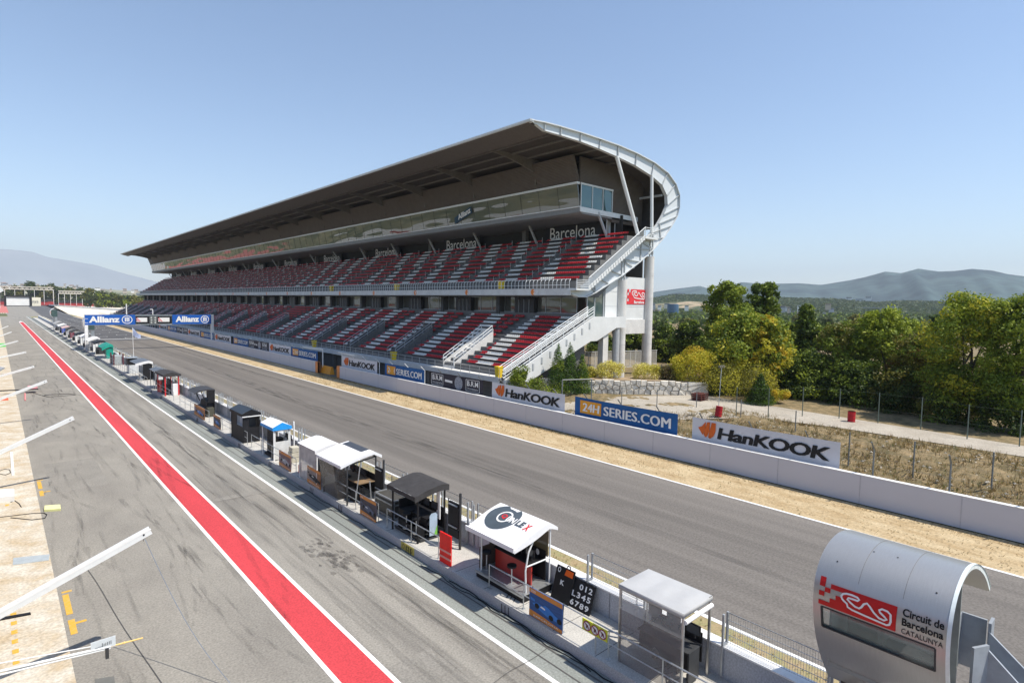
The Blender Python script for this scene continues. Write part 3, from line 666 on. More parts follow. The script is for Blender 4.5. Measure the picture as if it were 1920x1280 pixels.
# ---------------- posters on the rail
def fX(x,lean=0):  # surface facing -X, u runs towards the camera
    return lambda a,c,x=x: (x-.0+lean*(c),a,c)
psea=mat('poster_blue',(.03,.09,.27),.5,var=.25,scale=2,stretch=(1,1,9)); porg=mat('poster_orange',(.62,.24,.05),.5)
pdk=mat('poster_dark',(.06,.05,.07),.5,var=.4,scale=4); pcar=mat('poster_car_blue',(.04,.2,.6),.5); pbr=mat('poster_brown',(.3,.13,.06),.5,var=.4,scale=5)
def poster(y0,y1,lab,bgm,z0=.42,z1=1.5,car=pcar,x=14.47):
    t=thing('poster',lab,'poster',(x,(y0+y1)/2,z0),'event posters on the pit rail')
    m=MB(); m.box(x,x+.03,y1,y0,z0,z1); m.build('board',bgm,t)
    w=y0-y1; S_=lambda a,c:(x-.006,y0-a*w,z0+c*(z1-z0)); T_=lambda a,c:(x-.012,y0-a*w,z0+c*(z1-z0))
    m=MB(); m.poly([S_(0,.84),S_(1,.84),S_(1,1),S_(0,1)]); m.poly([S_(0,.02),S_(1,.0),S_(1,.12),S_(.5,.2),S_(0,.24)]); m.build('colour_band',porg,t)
    m=MB(); m.poly([T_(a,c) for a,c in ((.1,.5),(.2,.42),(.55,.3),(.95,.3),(.98,.42),(.8,.48),(.62,.6),(.5,.64),(.42,.57),(.25,.6))]); m.poly([T_(a,c) for a,c in ((.05,.6),(.18,.58),(.18,.66),(.05,.7))]); c_=m.build('car_picture',car,t)
    m=MB(); U_=lambda a,c:(x-.018,y0-a*w,z0+c*(z1-z0))
    for a,c in ((.25,.48),(.68,.33),(.92,.36)):
        m=MB(); put_disc(m,U_,a,c,.07,.09,0,14); m.build('wheel_picture',dark,c_)
    m=MB(); put_text(m,'200',U_,.05,.2,.88,.96); put_text(m,'BARCELONA',U_,.15,.9,.07,.13); m.poly([U_(.35,.5),U_(.5,.47),U_(.5,.53),U_(.38,.55)]); m.build('lettering',white,t)
    m=MB(); 
    for yy in (y0-.05,y1+.05): m.tube((x+.02,yy,z0-.1),(x+.12,yy,1.5),.015,5)
    m.build('support',dgrey,t)
def yx(u,v,x=14.5): return onx(u,v,x)[1]
poster(yx(994,1108),yx(1056,1137),'blue poster with a racing car and orange header, nearest of the pit rail posters',psea)
poster(yx(676,945),yx(706,957),'dark poster with brown header beside the flight case',pdk,car=mat('poster_grey_blue',(.1,.12,.2),.5))
poster(yx(577,888),yx(602,902),'brown poster with dark car before the white roofed booth',pbr,car=mat('poster_black_car',(.02,.02,.03),.5))
poster(yx(524,856),yx(546,867),'greyish red poster before the white fabric tent',mat('poster_redgrey',(.2,.12,.14),.5,var=.4,scale=3),car=mat('poster_pale',(.4,.4,.45),.5))
poster(yx(401,790),yx(414,797),'small maroon poster to the left of the black gabled booth',pdk)
poster(yx(365,768),yx(384,777),'maroon and black poster below the dark hooded booth',pbr)
# yellow prohibition sign
x=14.42; y0,y1=yx(1092,1157,x),yx(1139,1177,x); zz0=onx(1092,1178,x)[2]; zz1=onx(1092,1157,x)[2]
t=thing('prohibition_sign','yellow sign with three round prohibition symbols on the pit rail','sign',(x,y0,.6))
m=MB(); m.box(x,x+.03,y1,y0,zz0,zz1); m.build('board',mat('sign_yellow',(.6,.62,.04),.5),t)
w=y0-y1; fn=lambda a,c:(x-.008,y0-a,zz0+c); hh=zz1-zz0
m=MB(); m2=MB(); m3=MB()
for k in (.2,.52,.82):
    put_disc(m,fn,k*w,hh/2,.16,.16,0,18); put_disc(m2,lambda a,c:(x-.014,y0-a,zz0+c),k*w,hh/2,.165,.165,0,20,ring=.8)
    g2=lambda a,c:(x-.012,y0-a,zz0+c)
    put_stroke(m3,[(k*w-.06,hh/2+.05),(k*w+.03,hh/2+.02),(k*w+.06,hh/2-.07)],g2,.05); put_stroke(m3,[(k*w-.02,hh/2-.08),(k*w-.01,hh/2+.03)],g2,.04)
    put_stroke(m2,[(k*w-.11,hh/2+.11),(k*w+.11,hh/2-.11)],lambda a,c:(x-.016,y0-a,zz0+c),.028)
d=m.build('symbol',white,t); m2.build('prohibition_ring',mat('ring_magenta',(.3,.03,.1),.5),d); m3.build('pictogram',dark,d)
m=MB(); m.tube((x+.1,(y0+y1)/2,.4),(x+.05,(y0+y1)/2,zz0+.1),.02); m.build('stand',steel,t)
# red board
x=14.5; ya,yb=yx(824,1045),yx(845,1045)
t=thing('red_board','bright red upright board strapped to the pit rail','board',(x,ya,.4))
m=MB(); m.box(x,x+.06,yb,ya,.42,1.78); m.build('panel',mat('bright_red',(.85,.012,.008),.45),t)
m=MB(); m.box(x-.02,x,yb-.02,ya+.02,.95,1.03); m.box(x-.02,x,yb-.02,ya+.02,.66,.74); m.build('strap',mat('strap_pink',(.75,.35,.3),.6),t)
# yellow enamel sign on the kerb face
x=14.33; ya,yb=yx(752,1022,x),yx(776,1042,x); t=thing('kerb_sign','small yellow sign with round symbols on the kerb face','sign',(x,ya,.05))
m=MB(); m.box(x,x+.02,yb,ya,.03,.38); m.build('plate',mat('old_yellow',(.5,.42,.1),.6),t); 
for k in (.2,.5,.8): m=MB(); put_disc(m,lambda a,c:(x-.006,ya-a,c),k*(ya-yb),.2,.11,.11,0,14,ring=.7); m.build('symbol',mat('brown_ink',(.15,.1,.05),.6),t)
# pit boards leaning on the wall
x=16.3; ya,yb=onx(1041,1080,x)[1],onx(1074,1098,x)[1]
t=thing('pit_board','black number case with an orange flap leaning on the pit wall','board',(x,ya,.4))
m=MB(); m.hexa([(x-.25,yb,.42),(x-.2,yb,.42),(x-.2,ya,.42),(x-.25,ya,.42),(x+.12,yb,1.62),(x+.17,yb,1.62),(x+.17,ya,1.62),(x+.12,ya,1.62)]); m.build('case',dark,t)
m=MB(); fn=lambda a,c:(x-.26+.37*(c-.42)/1.2-.01,ya-a,c); w=ya-yb; m.poly([fn(.5*w,1.38),fn(.95*w,1.38),fn(.95*w,1.6),fn(.55*w,1.6)]); m.build('flap',mat('flap_orange',(.85,.13,.01),.5),t)
m=MB(); put_text(m,'K',fn,.36*w,.58*w,1.0,1.18,bold=.04); put_disc(m,fn,.18*w,1.5,.08,.1,0,12,ring=.6); m.build('lettering',white,t)
m=MB(); m.path([fn(.55*w,1.62),fn(.58*w,1.74),fn(.72*w,1.74),fn(.75*w,1.62)],.02); m.build('handle',dark,t)
ya,yb=onx(1070,1100,x)[1],onx(1112,1115,x)[1]; w=ya-yb
t=thing('number_board','black board of white digits 0 to 9 leaning on the pit wall','board',(x,ya,.4))
m=MB(); m.hexa([(x-.2,yb,.42),(x-.16,yb,.42),(x-.16,ya,.42),(x-.2,ya,.42),(x+.16,yb,1.4),(x+.2,yb,1.4),(x+.2,ya,1.4),(x+.16,ya,1.4)]); m.build('board',dark,t)
fn=lambda a,c:(x-.2+.36*(c-.42)/.98-.012,ya-a,c); m=MB()
for tx,c0 in (('  012',1.1),('L345',.8),('6789',.5)): 
    put_text(m,tx.strip(),fn,(.35 if ' ' in tx else .1)*w,.92*w,c0,c0+.2,bold=.03,space=1.25)
m.build('digits',white,t)
# ---------------- furniture helpers
def stool(x,y,lab):
    t=thing('bar_stool',lab,'stool',(x,y,.7),'bar stools in the pit booths')
    z=.72 if True else .4
    m=MB(); m.tube((x,y,z),(x,y,z+.7),.03,8); m.tube((x,y,z),(x,y,z+.03),.19,12); m.build('pedestal',steel,t)
    m=MB(); m.tube((x,y,z+.7),(x,y,z+.78),.2,12); m.build('seat',dark,t)
def arch(x0,x1,z0,z1,n=9,fall=.0):  # roof line from front (x0) to back (x1)
    P=[]
    for i in range(n+1):
        s_=i/n; P.append((x0+(x1-x0)*s_, z0+(z1-z0)*math.sin(math.pi*min(1,(s_*.62+.02)/.64)/2) - fall*max(0,s_-.8)/.2))
    return P
def frame(t,x0,x1,y0,y1,zt,zf,mt,r=.035):
    for (x,y,z) in ((x0,y0,zf),(x0,y1,zf),(x1,y0,zt),(x1,y1,zt)):
        m=MB(); m.box(x-r,x+r,y-r,y+r,.4,z); m.build('post',mt,t)
    m=MB(); m.bar((x0,y0,zf),(x0,y1,zf),2*r,2*r,up=(0,0,1)); m.bar((x1,y0,zt),(x1,y1,zt),2*r,2*r); m.bar((x0,y0,zf),(x1,y0,zt),2*r,2*r); m.bar((x0,y1,zf),(x1,y1,zt),2*r,2*r); m.build('top_frame',mt,t)
def screenrack(y,x,z1,lab,grp='monitor racks on the pit wall'):
    t=thing('monitor_rack',lab,'rack',(x,y,.4),grp)
    m=MB(); m.box(x-.05,x+.05,y-.5,y+.28,1.35,z1-.1); m.box(x-.06,x+.06,y-.5,y+.28,.9,1.28); m.build('panel',dark,t)
    m=MB(); 
    for z in (1.4,z1-.2): m.tube((x-.09,y-.45,z),(x-.09,y+.22,z),.035,8)
    m.build('tube',steel,t)
    m=MB(); m.box(x-.03,x+.05,y-.62,y-.52,.4,z1+.45); m.tube((x,y+.35,.4),(x,y+.35,z1),.03,6); m.build('pole',dgrey,t)
def counter(t,x0,x1,y0,y1,z,top,front):
    m=MB(); m.box(x0,x1,y0,y1,z-.05,z); m.build('worktop',top,t)
    m=MB(); m.box(x0+.06,x0+.12,y0+.05,y1-.05,.75,z-.05); m.build('front_panel',front,t)
    m=MB(); m.box(x1,x1+.04,y0,y1,.75,z+.35); m.build('back_panel',dark,t)
vin=mat('smoky_vinyl',(.22,.2,.2),.25,alpha=.62,var=.25,scale=1.4,spec=.5); clr=mat('clear_vinyl',(.6,.6,.58),.2,alpha=.38,var=.1)
dvin=mat('dark_vinyl',(.12,.1,.085),.25,alpha=.78,var=.3,scale=1.6,spec=.5)
fab=mat('pale_grey_fabric',(.43,.435,.44),.7,var=.05,scale=1.5,bump=.5); fabw=mat('white_fabric',(.78,.78,.79),.7,var=.04,bump=.3); fabk=mat('black_fabric',(.05,.047,.047),.75,var=.2,bump=.5)
# ---- booth 1: aluminium frame with smoky vinyl
t=thing('pit_booth','grey square booth with smoky vinyl front and pale fabric roof, nearest the silver cabin','booth',(15.5,9.7,.4),'pit wall booths')
x0,x1,y0,y1=14.8,16.35,8.62,10.9
frame(t,x0,x1,y0,y1,2.95,2.95,mat('aluminium',(.55,.55,.54),.35,metal=.8))
m=MB(); nx,ny=8,10
g=[[(x0-.05+(x1-x0+.1)*i/nx,y0-.05+(y1-y0+.1)*j/ny,3.0+.09*abs(math.sin(3*math.pi*j/ny))*math.sin(math.pi*i/nx)) for j in range(ny+1)] for i in range(nx+1)]
for i in range(nx): m.strip(g[i],g[i+1])
m.box(x0-.05,x1+.05,y0-.05,y0-.03,2.86,3.0); m.box(x0-.06,x0-.045,y0-.05,y1+.05,2.84,3.0)
m.build('roof',fab,t,smooth=True)
m=MB(); m.poly([(x0-.04,y0,.42),(x0-.04,y1,.42),(x0-.04,y1,2.2),(x0-.04,y0,2.2)]); m.build('vinyl_front',vin,t)
m=MB(); m.poly([(x0-.04,y0,2.2),(x0-.04,y1,2.2),(x0-.04,y1,2.85),(x0-.04,y0,2.85)]); m.box(x0-.05,x0-.03,y0+1.6,y0+1.66,2.2,2.85);m.build('vinyl_window',clr,t)
m=MB(); m.tube((x0,y0-.06,2.72),(x1,y0-.06,2.72),.07,10); m.build('rolled_curtain',fabw,t)
counter(t,15.5,16.3,y0+.2,y1-.2,1.35,dgrey,dark)
m=MB(); m.box(15.3,15.9,y0+.05,y0+.1,.5,1.5); m.build('side_panel',dgrey,t)
# ---- booth 2: white curved roof with round logo
t=thing('pit_booth','booth with curved white roof bearing a round dark logo over a red counter','booth',(15.6,17,.4),'pit wall booths')
y0,y1=15.55,18.55; P=arch(14.35,16.75,2.6,3.3,14,.34)
fnr=lambda a,c:(14.35+2.4*a,y1-(y1-y0)*c,float(np.interp(14.35+2.4*a,[p[0] for p in P],[p[1] for p in P]))+.012)
m=MB(); m.strip([(x,y0,z) for x,z in P],[(x,y1,z) for x,z in P]); m.strip([(x,y0,z-.12-.22*math.sin(math.pi*i/14)) for i,(x,z) in enumerate(P)],[(x,y0,z) for x,z in P]); m.strip([(x,y1,z) for x,z in P],[(x,y1,z-.2) for x,z in P])
m.box(14.3,14.36,y0,y1,2.56,2.74); rf=m.build('roof',fabw,t,smooth=False)
m=MB(); m.strip([(x,y0+.02,z-.03) for x,z in P],[(x,y1-.02,z-.03) for x,z in P]); m.build('ceiling',mat('brown_ceiling',(.08,.06,.04),.8),t)
m=MB(); fl=lambda a,c:fnr(a,c)
for i in range(24):
    a0,a1=2*math.pi*i/24,2*math.pi*(i+1)/24
    for r0,r1 in ((0,.34),(.34,.67),(.67,1)): 
        q=lambda r,a:fl(.5+.33*r*math.sin(a),.33+.27*r*math.cos(a)); m.poly([q(r0,a0),q(r1,a0),q(r1,a1),q(r0,a1)] if r0 else [q(0,a0),q(r1,a0),q(r1,a1)])
m.build('logo_disc',mat('logo_slate',(.07,.09,.11),.6),rf)
fl2=lambda a,c:(lambda p:(p[0],p[1],p[2]+.012))(fnr(a,c))
m=MB(); put_disc(m,fl2,.5,.36,.15,.12,0,20,ring=.8); 
for w_,a0 in (('U',.5),('N',.57)): pass
put_text(m,'UN',lambda a,c:fl2(.42+.14*c,.42+a),0,.16,0,1,bold=.04); m.build('logo_ring',white,rf)
m=MB(); put_text(m,'LE',lambda a,c:fl2(.42+.14*c,.62+a),0,.14,0,1,bold=.04); m.build('logo_letters',mat('logo_slate',(.07,.09,.11),.6),rf)
m=MB(); put_text(m,'X',lambda a,c:fl2(.4+.16*c,.79+a),0,.09,0,1,bold=.04); put_text(m,'Q',lambda a,c:fl2(.44+.12*c,.3+a),0,.1,0,1,bold=.04); m.build('logo_red_letters',redp,rf)
for x,y,z in ((16.4,y0+.1,3.0),(16.4,y1-.1,3.0),(14.95,y1-.3,2.85)):
    m=MB(); m.tube((x,y,.7),(x,y,z),.035,8); m.build('post',wsteel,t)
m=MB(); m.path([(15.1,y0+.1,.7),(15.05,y0+.1,1.6),(15.2,y0+.1,2.3),(15.6,y0+.1,2.95)],.035,8); m.tube((15.05,y0+.1,1.75),(16.4,y0+.1,1.75),.03,6); m.build('curved_post',wsteel,t)
m=MB(); m.box(14.85,16.45,y0,y1-.1,.42,.7); m.build('base_tray',dark,t); m=MB(); m.box(14.8,16.5,y0-.03,y1-.05,.7,.74); m.box(14.8,14.84,y0,y1-.1,.62,.72); m.build('tray_edge',steel,t)
counter(t,15.55,16.35,y0+.3,y1-.4,1.62,dark,mat('counter_red',(.42,.03,.02),.35,spec=.6))
m=MB(); put_disc(m,lambda a,c:(16.2,a,c),y0+1.2,1.35,.12,.12,0,16,ring=.7); m.build('round_badge',dgrey,t)
m=MB(); m.box(16.38,16.42,y0+.2,y1-.3,1.75,2.8); m.build('back_screen',mat('tinted_screen',(.1,.08,.05),.3,alpha=.85),t)
m=MB(); put_disc(m,lambda a,c:(16.1,a,c),y0+.5,1.95,.1,.13,0,14); m.build('clock_face',white,t)
m=MB(); m.box(15.0,16.4,y1-.14,y1-.1,.75,1.65); m.box(15.55,16.4,y1-.14,y1-.1,1.65,2.9); m.build('side_panel',mat('brown_side',(.1,.075,.06),.6),t)
stool(15.2,y1-.35,'black round bar stool at the far end of the red counter'); stool(15.15,y0+1.0,'black round bar stool at the near end of the red counter')
# ---- booth 3: black fabric tent
t=thing('pit_booth','square tent booth with a black fabric roof and black counter, beside the red board','booth',(15.5,24,.4),'pit wall booths')
x0,x1,y0,y1=14.75,16.3,22.85,25.2
frame(t,x0,x1,y0,y1,2.85,2.75,dark)
m=MB(); P=arch(14.5,16.5,2.75,3.1,8,.1); m.strip([(x,y0-.12,z) for x,z in P],[(x,y1+.12,z) for x,z in P]); m.strip([(x,y0-.12,z-.3) for x,z in P],[(x,y0-.12,z) for x,z in P]); m.strip([(x,y1+.12,z) for x,z in P],[(x,y1+.12,z-.3) for x,z in P]); m.box(14.49,14.5,y0-.12,y1+.12,2.55,2.76); m.build('roof',fabk,t)
counter(t,15.3,16.3,y0+.1,y1-.1,1.45,dark,dark)
m=MB(); m.box(15.0,15.5,y1-.9,y1-.2,1.0,1.5); m.build('equipment_box',dark,t); m=MB(); m.box(14.9,15.1,y0+.7,y0+1.5,.9,1.0); m.build('shelf',dark,t)
m=MB(); m.box(16.0,16.05,y0-.02,y0+.25,1.3,2.7); m.build('white_panel',white,t)
m=MB(); m.box(15.1,16.3,y1-.05,y1,.5,1.9); m.box(14.95,15.3,y0+.2,y1-.2,.5,1.0); m.build('dark_cabinet',dark,t)
m=MB(); m.box(14.9,16.3,y0,y1,.42,.5); m.box(14.85,14.9,y0,y1,.5,.6); m.build('base_tray',dgrey,t)
m=MB(); m.poly([(15.4,y0-.03,.6),(15.85,y0-.03,.6),(15.85,y0-.03,1.6),(15.75,y0-.03,1.72),(15.5,y0-.03,1.72),(15.4,y0-.03,1.6)]); b_=m.build('banner_panel',mat('pale_blue_panel',(.4,.5,.6),.5),t)
m=MB(); m.poly([(15.65,y0-.04,.6),(15.85,y0-.04,.6),(15.85,y0-.04,1.1)]); m.build('green_corner',mat('panel_green',(.2,.5,.08),.5),b_)
stool(14.95,24.2,'black bar stool under the black fabric tent, far one'); stool(14.95,23.3,'black bar stool under the black fabric tent, near one')
screenrack(21.6,15.9,2.65,'tall black monitor rack between the black tent and the red board')
screenrack(28.75,15.9,2.7,'tall black monitor rack beside the flight case')
# flight case
t=thing('flight_case','black flight case with aluminium edges standing by the pit wall','case',(15.8,27,.4))
x0,x1,y0,y1=15.35,16.15,26.1,28.1
m=MB(); m.box(x0,x1,y0,y1,.5,1.45); m.build('body',mat('case_panel',(.07,.065,.055),.4,var=.2),t)
m=MB(); e=.035
for x in (x0,x1):
    for y in (y0,y1): m.box(x-e,x+e,y-e,y+e,.48,1.47)
    for z in (.5,1.2,1.45): m.box(x-e,x+e,y0,y1,z-e,z+e)
for y in (y0,y1):
    for z in (.5,1.2,1.45): m.box(x0,x1,y-e,y+e,z-e,z+e)
m.build('metal_edge',steel,t)
m=MB(); 
for yy in (y0+.4,y1-.4): m.box(x0-.05,x0,yy-.08,yy+.08,.8,.9)
m.build('handle',steel,t)
# ---- booth 4: wide curved white roof, dark vinyl
t=thing('pit_booth','wide booth with curved white roof striped grey and dark vinyl front','booth',(15.4,31.3,.4),'pit wall booths')
y0,y1=29.7,33.0; x0,x1=14.5,16.3; P=arch(14.1,16.65,2.75,3.3,10,.3)
m=MB(); m.strip([(x,y0,z) for x,z in P],[(x,y1,z) for x,z in P]); m.strip([(x,y0,z-.18) for x,z in P],[(x,y0,z) for x,z in P]); m.box(14.06,14.1,y0,y1,2.6,2.77); rf=m.build('roof',fabw,t)
m=MB(); Q=P[6:9]; m.strip([(x,y0+.6,z+.012) for x,z in Q],[(x,y1-.2,z+.012) for x,z in Q]); m.build('dark_stripe',mat('stripe_slate',(.06,.07,.09),.6),rf)
m=MB(); m.strip([(x,y0+.02,z-.04) for x,z in P],[(x,y1-.02,z-.04) for x,z in P]); m.build('ceiling',dark,t)
frame(t,x0,x1,y0+.1,y1-.1,2.95,2.7,dgrey)
m=MB(); m.poly([(x0,y0+1.3,.45),(x0,y1,.45),(x0-.3,y1,2.65),(x0-.3,y0+1.3,2.65)]); m.poly([(x0,y0+1.3,.45),(x0+.5,y0+1.2,.45),(x0+.4,y0+1.2,2.65),(x0-.3,y0+1.3,2.65)]); m.build('vinyl_front',dvin,t)
counter(t,15.2,16.3,y0+.1,y1-.2,1.5,mat('brown_worktop',(.25,.17,.1),.5),dark)
m=MB(); m.box(15.0,15.6,y0+.2,y0+.8,.45,1.2); m.build('equipment_box',dark,t); m=MB(); m.box(15.1,15.5,y0+1.6,y0+2.2,1.2,1.6); m.build('equipment_box',dark,t)
m=MB(); m.tube((14.9,y0-.1,.45),(15.2,y0-.1,2.7),.03,6); m.tube((15.9,y0-.1,.45),(15.8,y0-.1,1.6),.04,6); m.build('strut',steel,t)
t=thing('antenna','thin branched black antenna on the pit wall beside the white roofed booth','antenna',(16.5,28.3,1.4))
m=MB(); m.tube((16.5,28.3,1.4),(16.5,28.3,2.1),.02,6); 
for i in range(5): m.tube((16.5,28.3,1.6+.1*i),(16.7+.05*i,28.0-.1*i,1.75+.08*i),.01,4)
m.build('rods',dgrey,t)
# ---- booth 5: white fabric
t=thing('pit_booth','white fabric tent booth with see through front curtain, between blue trimmed and wide booths','booth',(15.2,35.3,.4),'pit wall booths')
x0,x1,y0,y1=14.5,15.95,33.9,36.6
frame(t,x0,x1,y0,y1,2.9,2.7,white)
m=MB(); P=arch(14.35,16.1,2.72,3.05,8,.25); m.strip([(x,y0-.05,z) for x,z in P],[(x,y1+.05,z) for x,z in P]); m.strip([(x,y0-.06,z-.2-.1*(i%2)) for i,(x,z) in enumerate(P)],[(x,y0-.05,z) for x,z in P]); m.poly([(16.1,y0-.05,2.8),(16.1,y1,2.8),(16.2,y1,1.2),(16.2,y0-.05,1.2)]); m.build('roof',fabw,t)
m=MB(); m.poly([(x0-.03,y0+.1,.5),(x0-.03,y1,.5),(x0-.03,y1,2.7),(x0-.03,y0+.1,2.7)]); m.build('curtain',mat('milky_curtain',(.5,.46,.46),.4,alpha=.72,var=.2),t)
m=MB(); m.box(x0+.2,x0+1.3,y0+.02,y0+.04,.5,1.0); m.box(x1-.1,x1,y0,y0+.3,.42,2.6); m.build('side_panel',fabw,t)
counter(t,15.2,15.9,y0+.3,y1-.2,1.4,dark,dgrey)
# ---- booth 6: blue gable
def gable(t,x0,x1,y0,y1,ze,zr,top,fascia):
    yc=(y0+y1)/2; xc=(x0+x1)/2
    m=MB(); m.poly([(x0,y0,ze),(xc,y0,zr),(xc,y1,zr),(x0,y1,ze)]); m.poly([(x1,y0,ze),(x1,y1,ze),(xc,y1,zr),(xc,y0,zr)]); m.build('roof',top,t)
    m=MB(); m.poly([(x0-.005,y0-.005,ze-.22),(x0-.005,y1,ze-.22),(x0-.005,y1,ze),(x0-.005,y0-.005,ze)]); m.poly([(x0,y0-.005,ze-.22),(x1,y0-.005,ze-.22),(x1,y0-.005,ze),(xc,y0-.005,zr),(x0,y0-.005,ze)]); m.poly([(x0,y1+.005,ze-.22),(x1,y1+.005,ze-.22),(x1,y1+.005,ze),(xc,y1+.005,zr),(x0,y1+.005,ze)]); m.build('roof_edge',fascia,t)
t=thing('pit_booth','narrow white booth with a bright blue gable edge','booth',(15,42.6,.4),'pit wall booths')
x0,x1,y0,y1=14.6,15.75,41.6,43.9
frame(t,x0,x1,y0,y1,2.7,2.7,white); gable(t,x0-.12,x1+.12,y0-.12,y1+.12,2.82,3.15,fabw,mat('bright_blue',(.02,.3,.75),.5))
m=MB(); m.box(x0,x1,y0-.02,y0,.45,1.75); m.box(x0,x0+.12,y0-.02,y0,1.75,2.6); m.box(x1-.12,x1,y0-.02,y0,1.75,2.6); m.box(x0,x1,y0-.02,y0,2.5,2.65); m.build('end_panel',mat('creased_white',(.62,.62,.6),.6,var=.12,scale=3,bump=.6),t)
m=MB(); m.box(x0+.1,x1,y0+.2,y1,.45,.6); m.box(15.2,15.7,y0+.2,y1-.2,1.2,1.3); m.box(15.2,15.6,y0+.8,y0+1.5,1.3,1.8); m.build('desk',dark,t)
m=MB(); m.poly([(x0+.02,y1-.1,.45),(x0+.02,y1+.02,.45),(x0+.02,y1+.02,2.7),(x0+.02,y1-.1,2.7)]); m.box(x0+.3,x1-.1,y1-.03,y1,.5,2.3); m.build('dark_curtain',dvin,t)
m=MB(); m.box(x1+.25,x1+.32,y0-.1,y0,.4,3.1); m.build('rear_post',white,t)
# ---- booth 7: black box
t=thing('pit_booth','black enclosed booth with a dark gable roof and window','booth',(15,49.6,.4),'pit wall booths')
x0,x1,y0,y1=14.5,15.75,48.2,51.2
frame(t,x0,x1,y0,y1,2.7,2.7,dark); gable(t,x0-.12,x1+.12,y0-.12,y1+.12,2.8,3.12,mat('blue_black_roof',(.03,.04,.055),.5),dark)
m=MB(); m.box(x0,x1,y0-.02,y0,.42,1.6); m.box(x0,x0+.02,y0,y1,.42,1.7); m.box(x0,x0+.02,y0+1.6,y1,1.7,2.7); m.box(x0,x0+.45,y0-.02,y0,1.6,2.6); m.box(x1,x1+.02,y0,y1,.42,2.7); m.build('wall',mat('black_tarp',(.014,.014,.017),.6,var=.4,scale=3,bump=.6),t)
m=MB(); m.box(x0-.1,x1+.1,y0-.14,y0-.125,2.52,2.6); m.build('light_trim',white,t)
m=MB(); m.box(x0+.6,x1-.15,y0+.4,y0+.5,1.6,2.3); m.build('monitor',dgrey,t)
# ---- booth 8: dark hood
t=thing('pit_booth','open black booth with a forward leaning hood roof','booth',(15.2,62.6,.4),'pit wall booths')
y0,y1=61.6,64.4
m=MB(); P=[(14.1,2.78),(14.6,3.02),(15.3,3.1),(15.9,3.05),(15.95,2.9)]; m.strip([(x,y0,z) for x,z in P],[(x,y1,z) for x,z in P]); m.strip([(x,y0,z-.12) for x,z in P],[(x,y0,z) for x,z in P]); m.build('roof',mat('charcoal_roof',(.05,.05,.055),.6),t)
m=MB(); m.box(15.85,15.92,y0,y1,.4,3.0); m.box(15.3,15.9,y0,y0+.06,1.7,2.9); m.build('back_wall',dark,t)
m=MB(); m.bar((14.7,y0+.1,2.9),(15.2,y0+.1,1.6),.08); m.bar((14.7,y1-.1,2.9),(15.2,y1-.1,1.6),.08); m.build('strut',dark,t)
m=MB(); m.extr([(14.9,.45),(15.8,.45),(15.8,1.9),(15.3,1.8),(15.2,1.3),(14.7,1.15),(15.0,1.0)],'y',y0+.15,y1-.2); m.build('desk',dark,t)
m=MB(); m.box(15.1,15.7,y0-.6,y0-.1,.42,1.3); m.build('covered_box',mat('olive_cover',(.08,.08,.06),.8,bump=.5),t)
# ---- booths 9-12
t=thing('pit_booth','booth with a thick black canopy, red posts and white cabinet','booth',(15.2,79,.4),'pit wall booths')
x0,x1,y0,y1=14.6,16.0,77.2,81.3
frame(t,x0,x1,y0,y1,2.75,2.75,redp,.06); m=MB(); m.box(x0-.25,x1+.25,y0-.2,y1+.2,2.72,2.95); m.extr([(x0-.2,2.95),(x1+.2,2.95),((x0+x1)/2,3.2)],'y',y0-.1,y1+.1); m.build('roof',fabk,t)
m=MB(); m.box(15.4,16.0,y0,y0+.9,.42,1.8); m.build('cabinet',white,t); m=MB(); m.box(15,15.9,y0+1.2,y1-.2,.42,1.4); m.box(15.2,15.5,y0+1.3,y0+2.4,1.4,2.2); m.build('desk',dgrey,t); m=MB(); m.box(14.65,14.75,y1-1.4,y1-.2,.45,1.9); m.build('red_seat_back',redp,t)
t=thing('pit_booth','small grey roofed booth just beyond the black and red booth','booth',(15.2,84.8,.4),'pit wall booths')
x0,x1,y0,y1=14.7,15.9,83.4,86.4
frame(t,x0,x1,y0,y1,2.7,2.7,steel); m=MB(); m.extr([(x0-.15,2.75),(x1+.15,2.75),((x0+x1)/2,3.02)],'y',y0-.1,y1+.1); m.build('roof',mat('slate_roof',(.12,.14,.17),.6),t); counter(t,15.1,15.9,y0,y1,1.6,dark,dark); m=MB(); m.box(15.0,15.6,y0+.3,y0+.9,1.6,2.3); m.build('white_case',white,t)
t=thing('pit_booth','booth with white edged grey roof over a tall black side wall','booth',(15.2,96,.4),'pit wall booths')
x0,x1,y0,y1=14.5,16.1,94,98.8
m=MB(); P=arch(14.2,16.3,2.75,3.15,8,.2); m.strip([(x,y0-.1,z) for x,z in P],[(x,y1,z) for x,z in P]); m.build('roof',mat('slate_roof',(.12,.14,.17),.6),t); m=MB(); m.strip([(x,y0-.11,z-.35+.0*i) for i,(x,z) in enumerate(P)],[(x,y0-.11,z) for x,z in P]); m.build('roof_edge',white,t)
m=MB(); m.box(15.1,16.2,y0,y0+.1,.42,2.75); m.box(16.1,16.2,y0,y1,.42,2.8); m.build('wall',dark,t); m=MB(); m.box(14.6,15.0,y0-.5,y0+1.5,.45,.6); m.box(14.75,14.85,y0-.2,y0+1,.6,1.2); m.build('bench',steel,t)
t=thing('pit_booth','white cabinet booth with a black screen under a small flag pole','booth',(15.4,104,.4),'pit wall booths')
m=MB(); m.box(14.8,16.0,103,105,.42,1.7); m.build('cabinet',mat('cabinet_white',(.6,.62,.63),.5),t); m=MB(); m.box(14.7,15.9,103.2,104.6,1.75,2.7); m.build('screen',dark,t); m=MB(); m.box(14.6,16.0,103,105,2.75,2.82); m.build('roof',steel,t)
t=thing('flag_pole','thin white pole with a small blue and white flag on the pit wall','flag pole',(15.6,104.5,2.8))
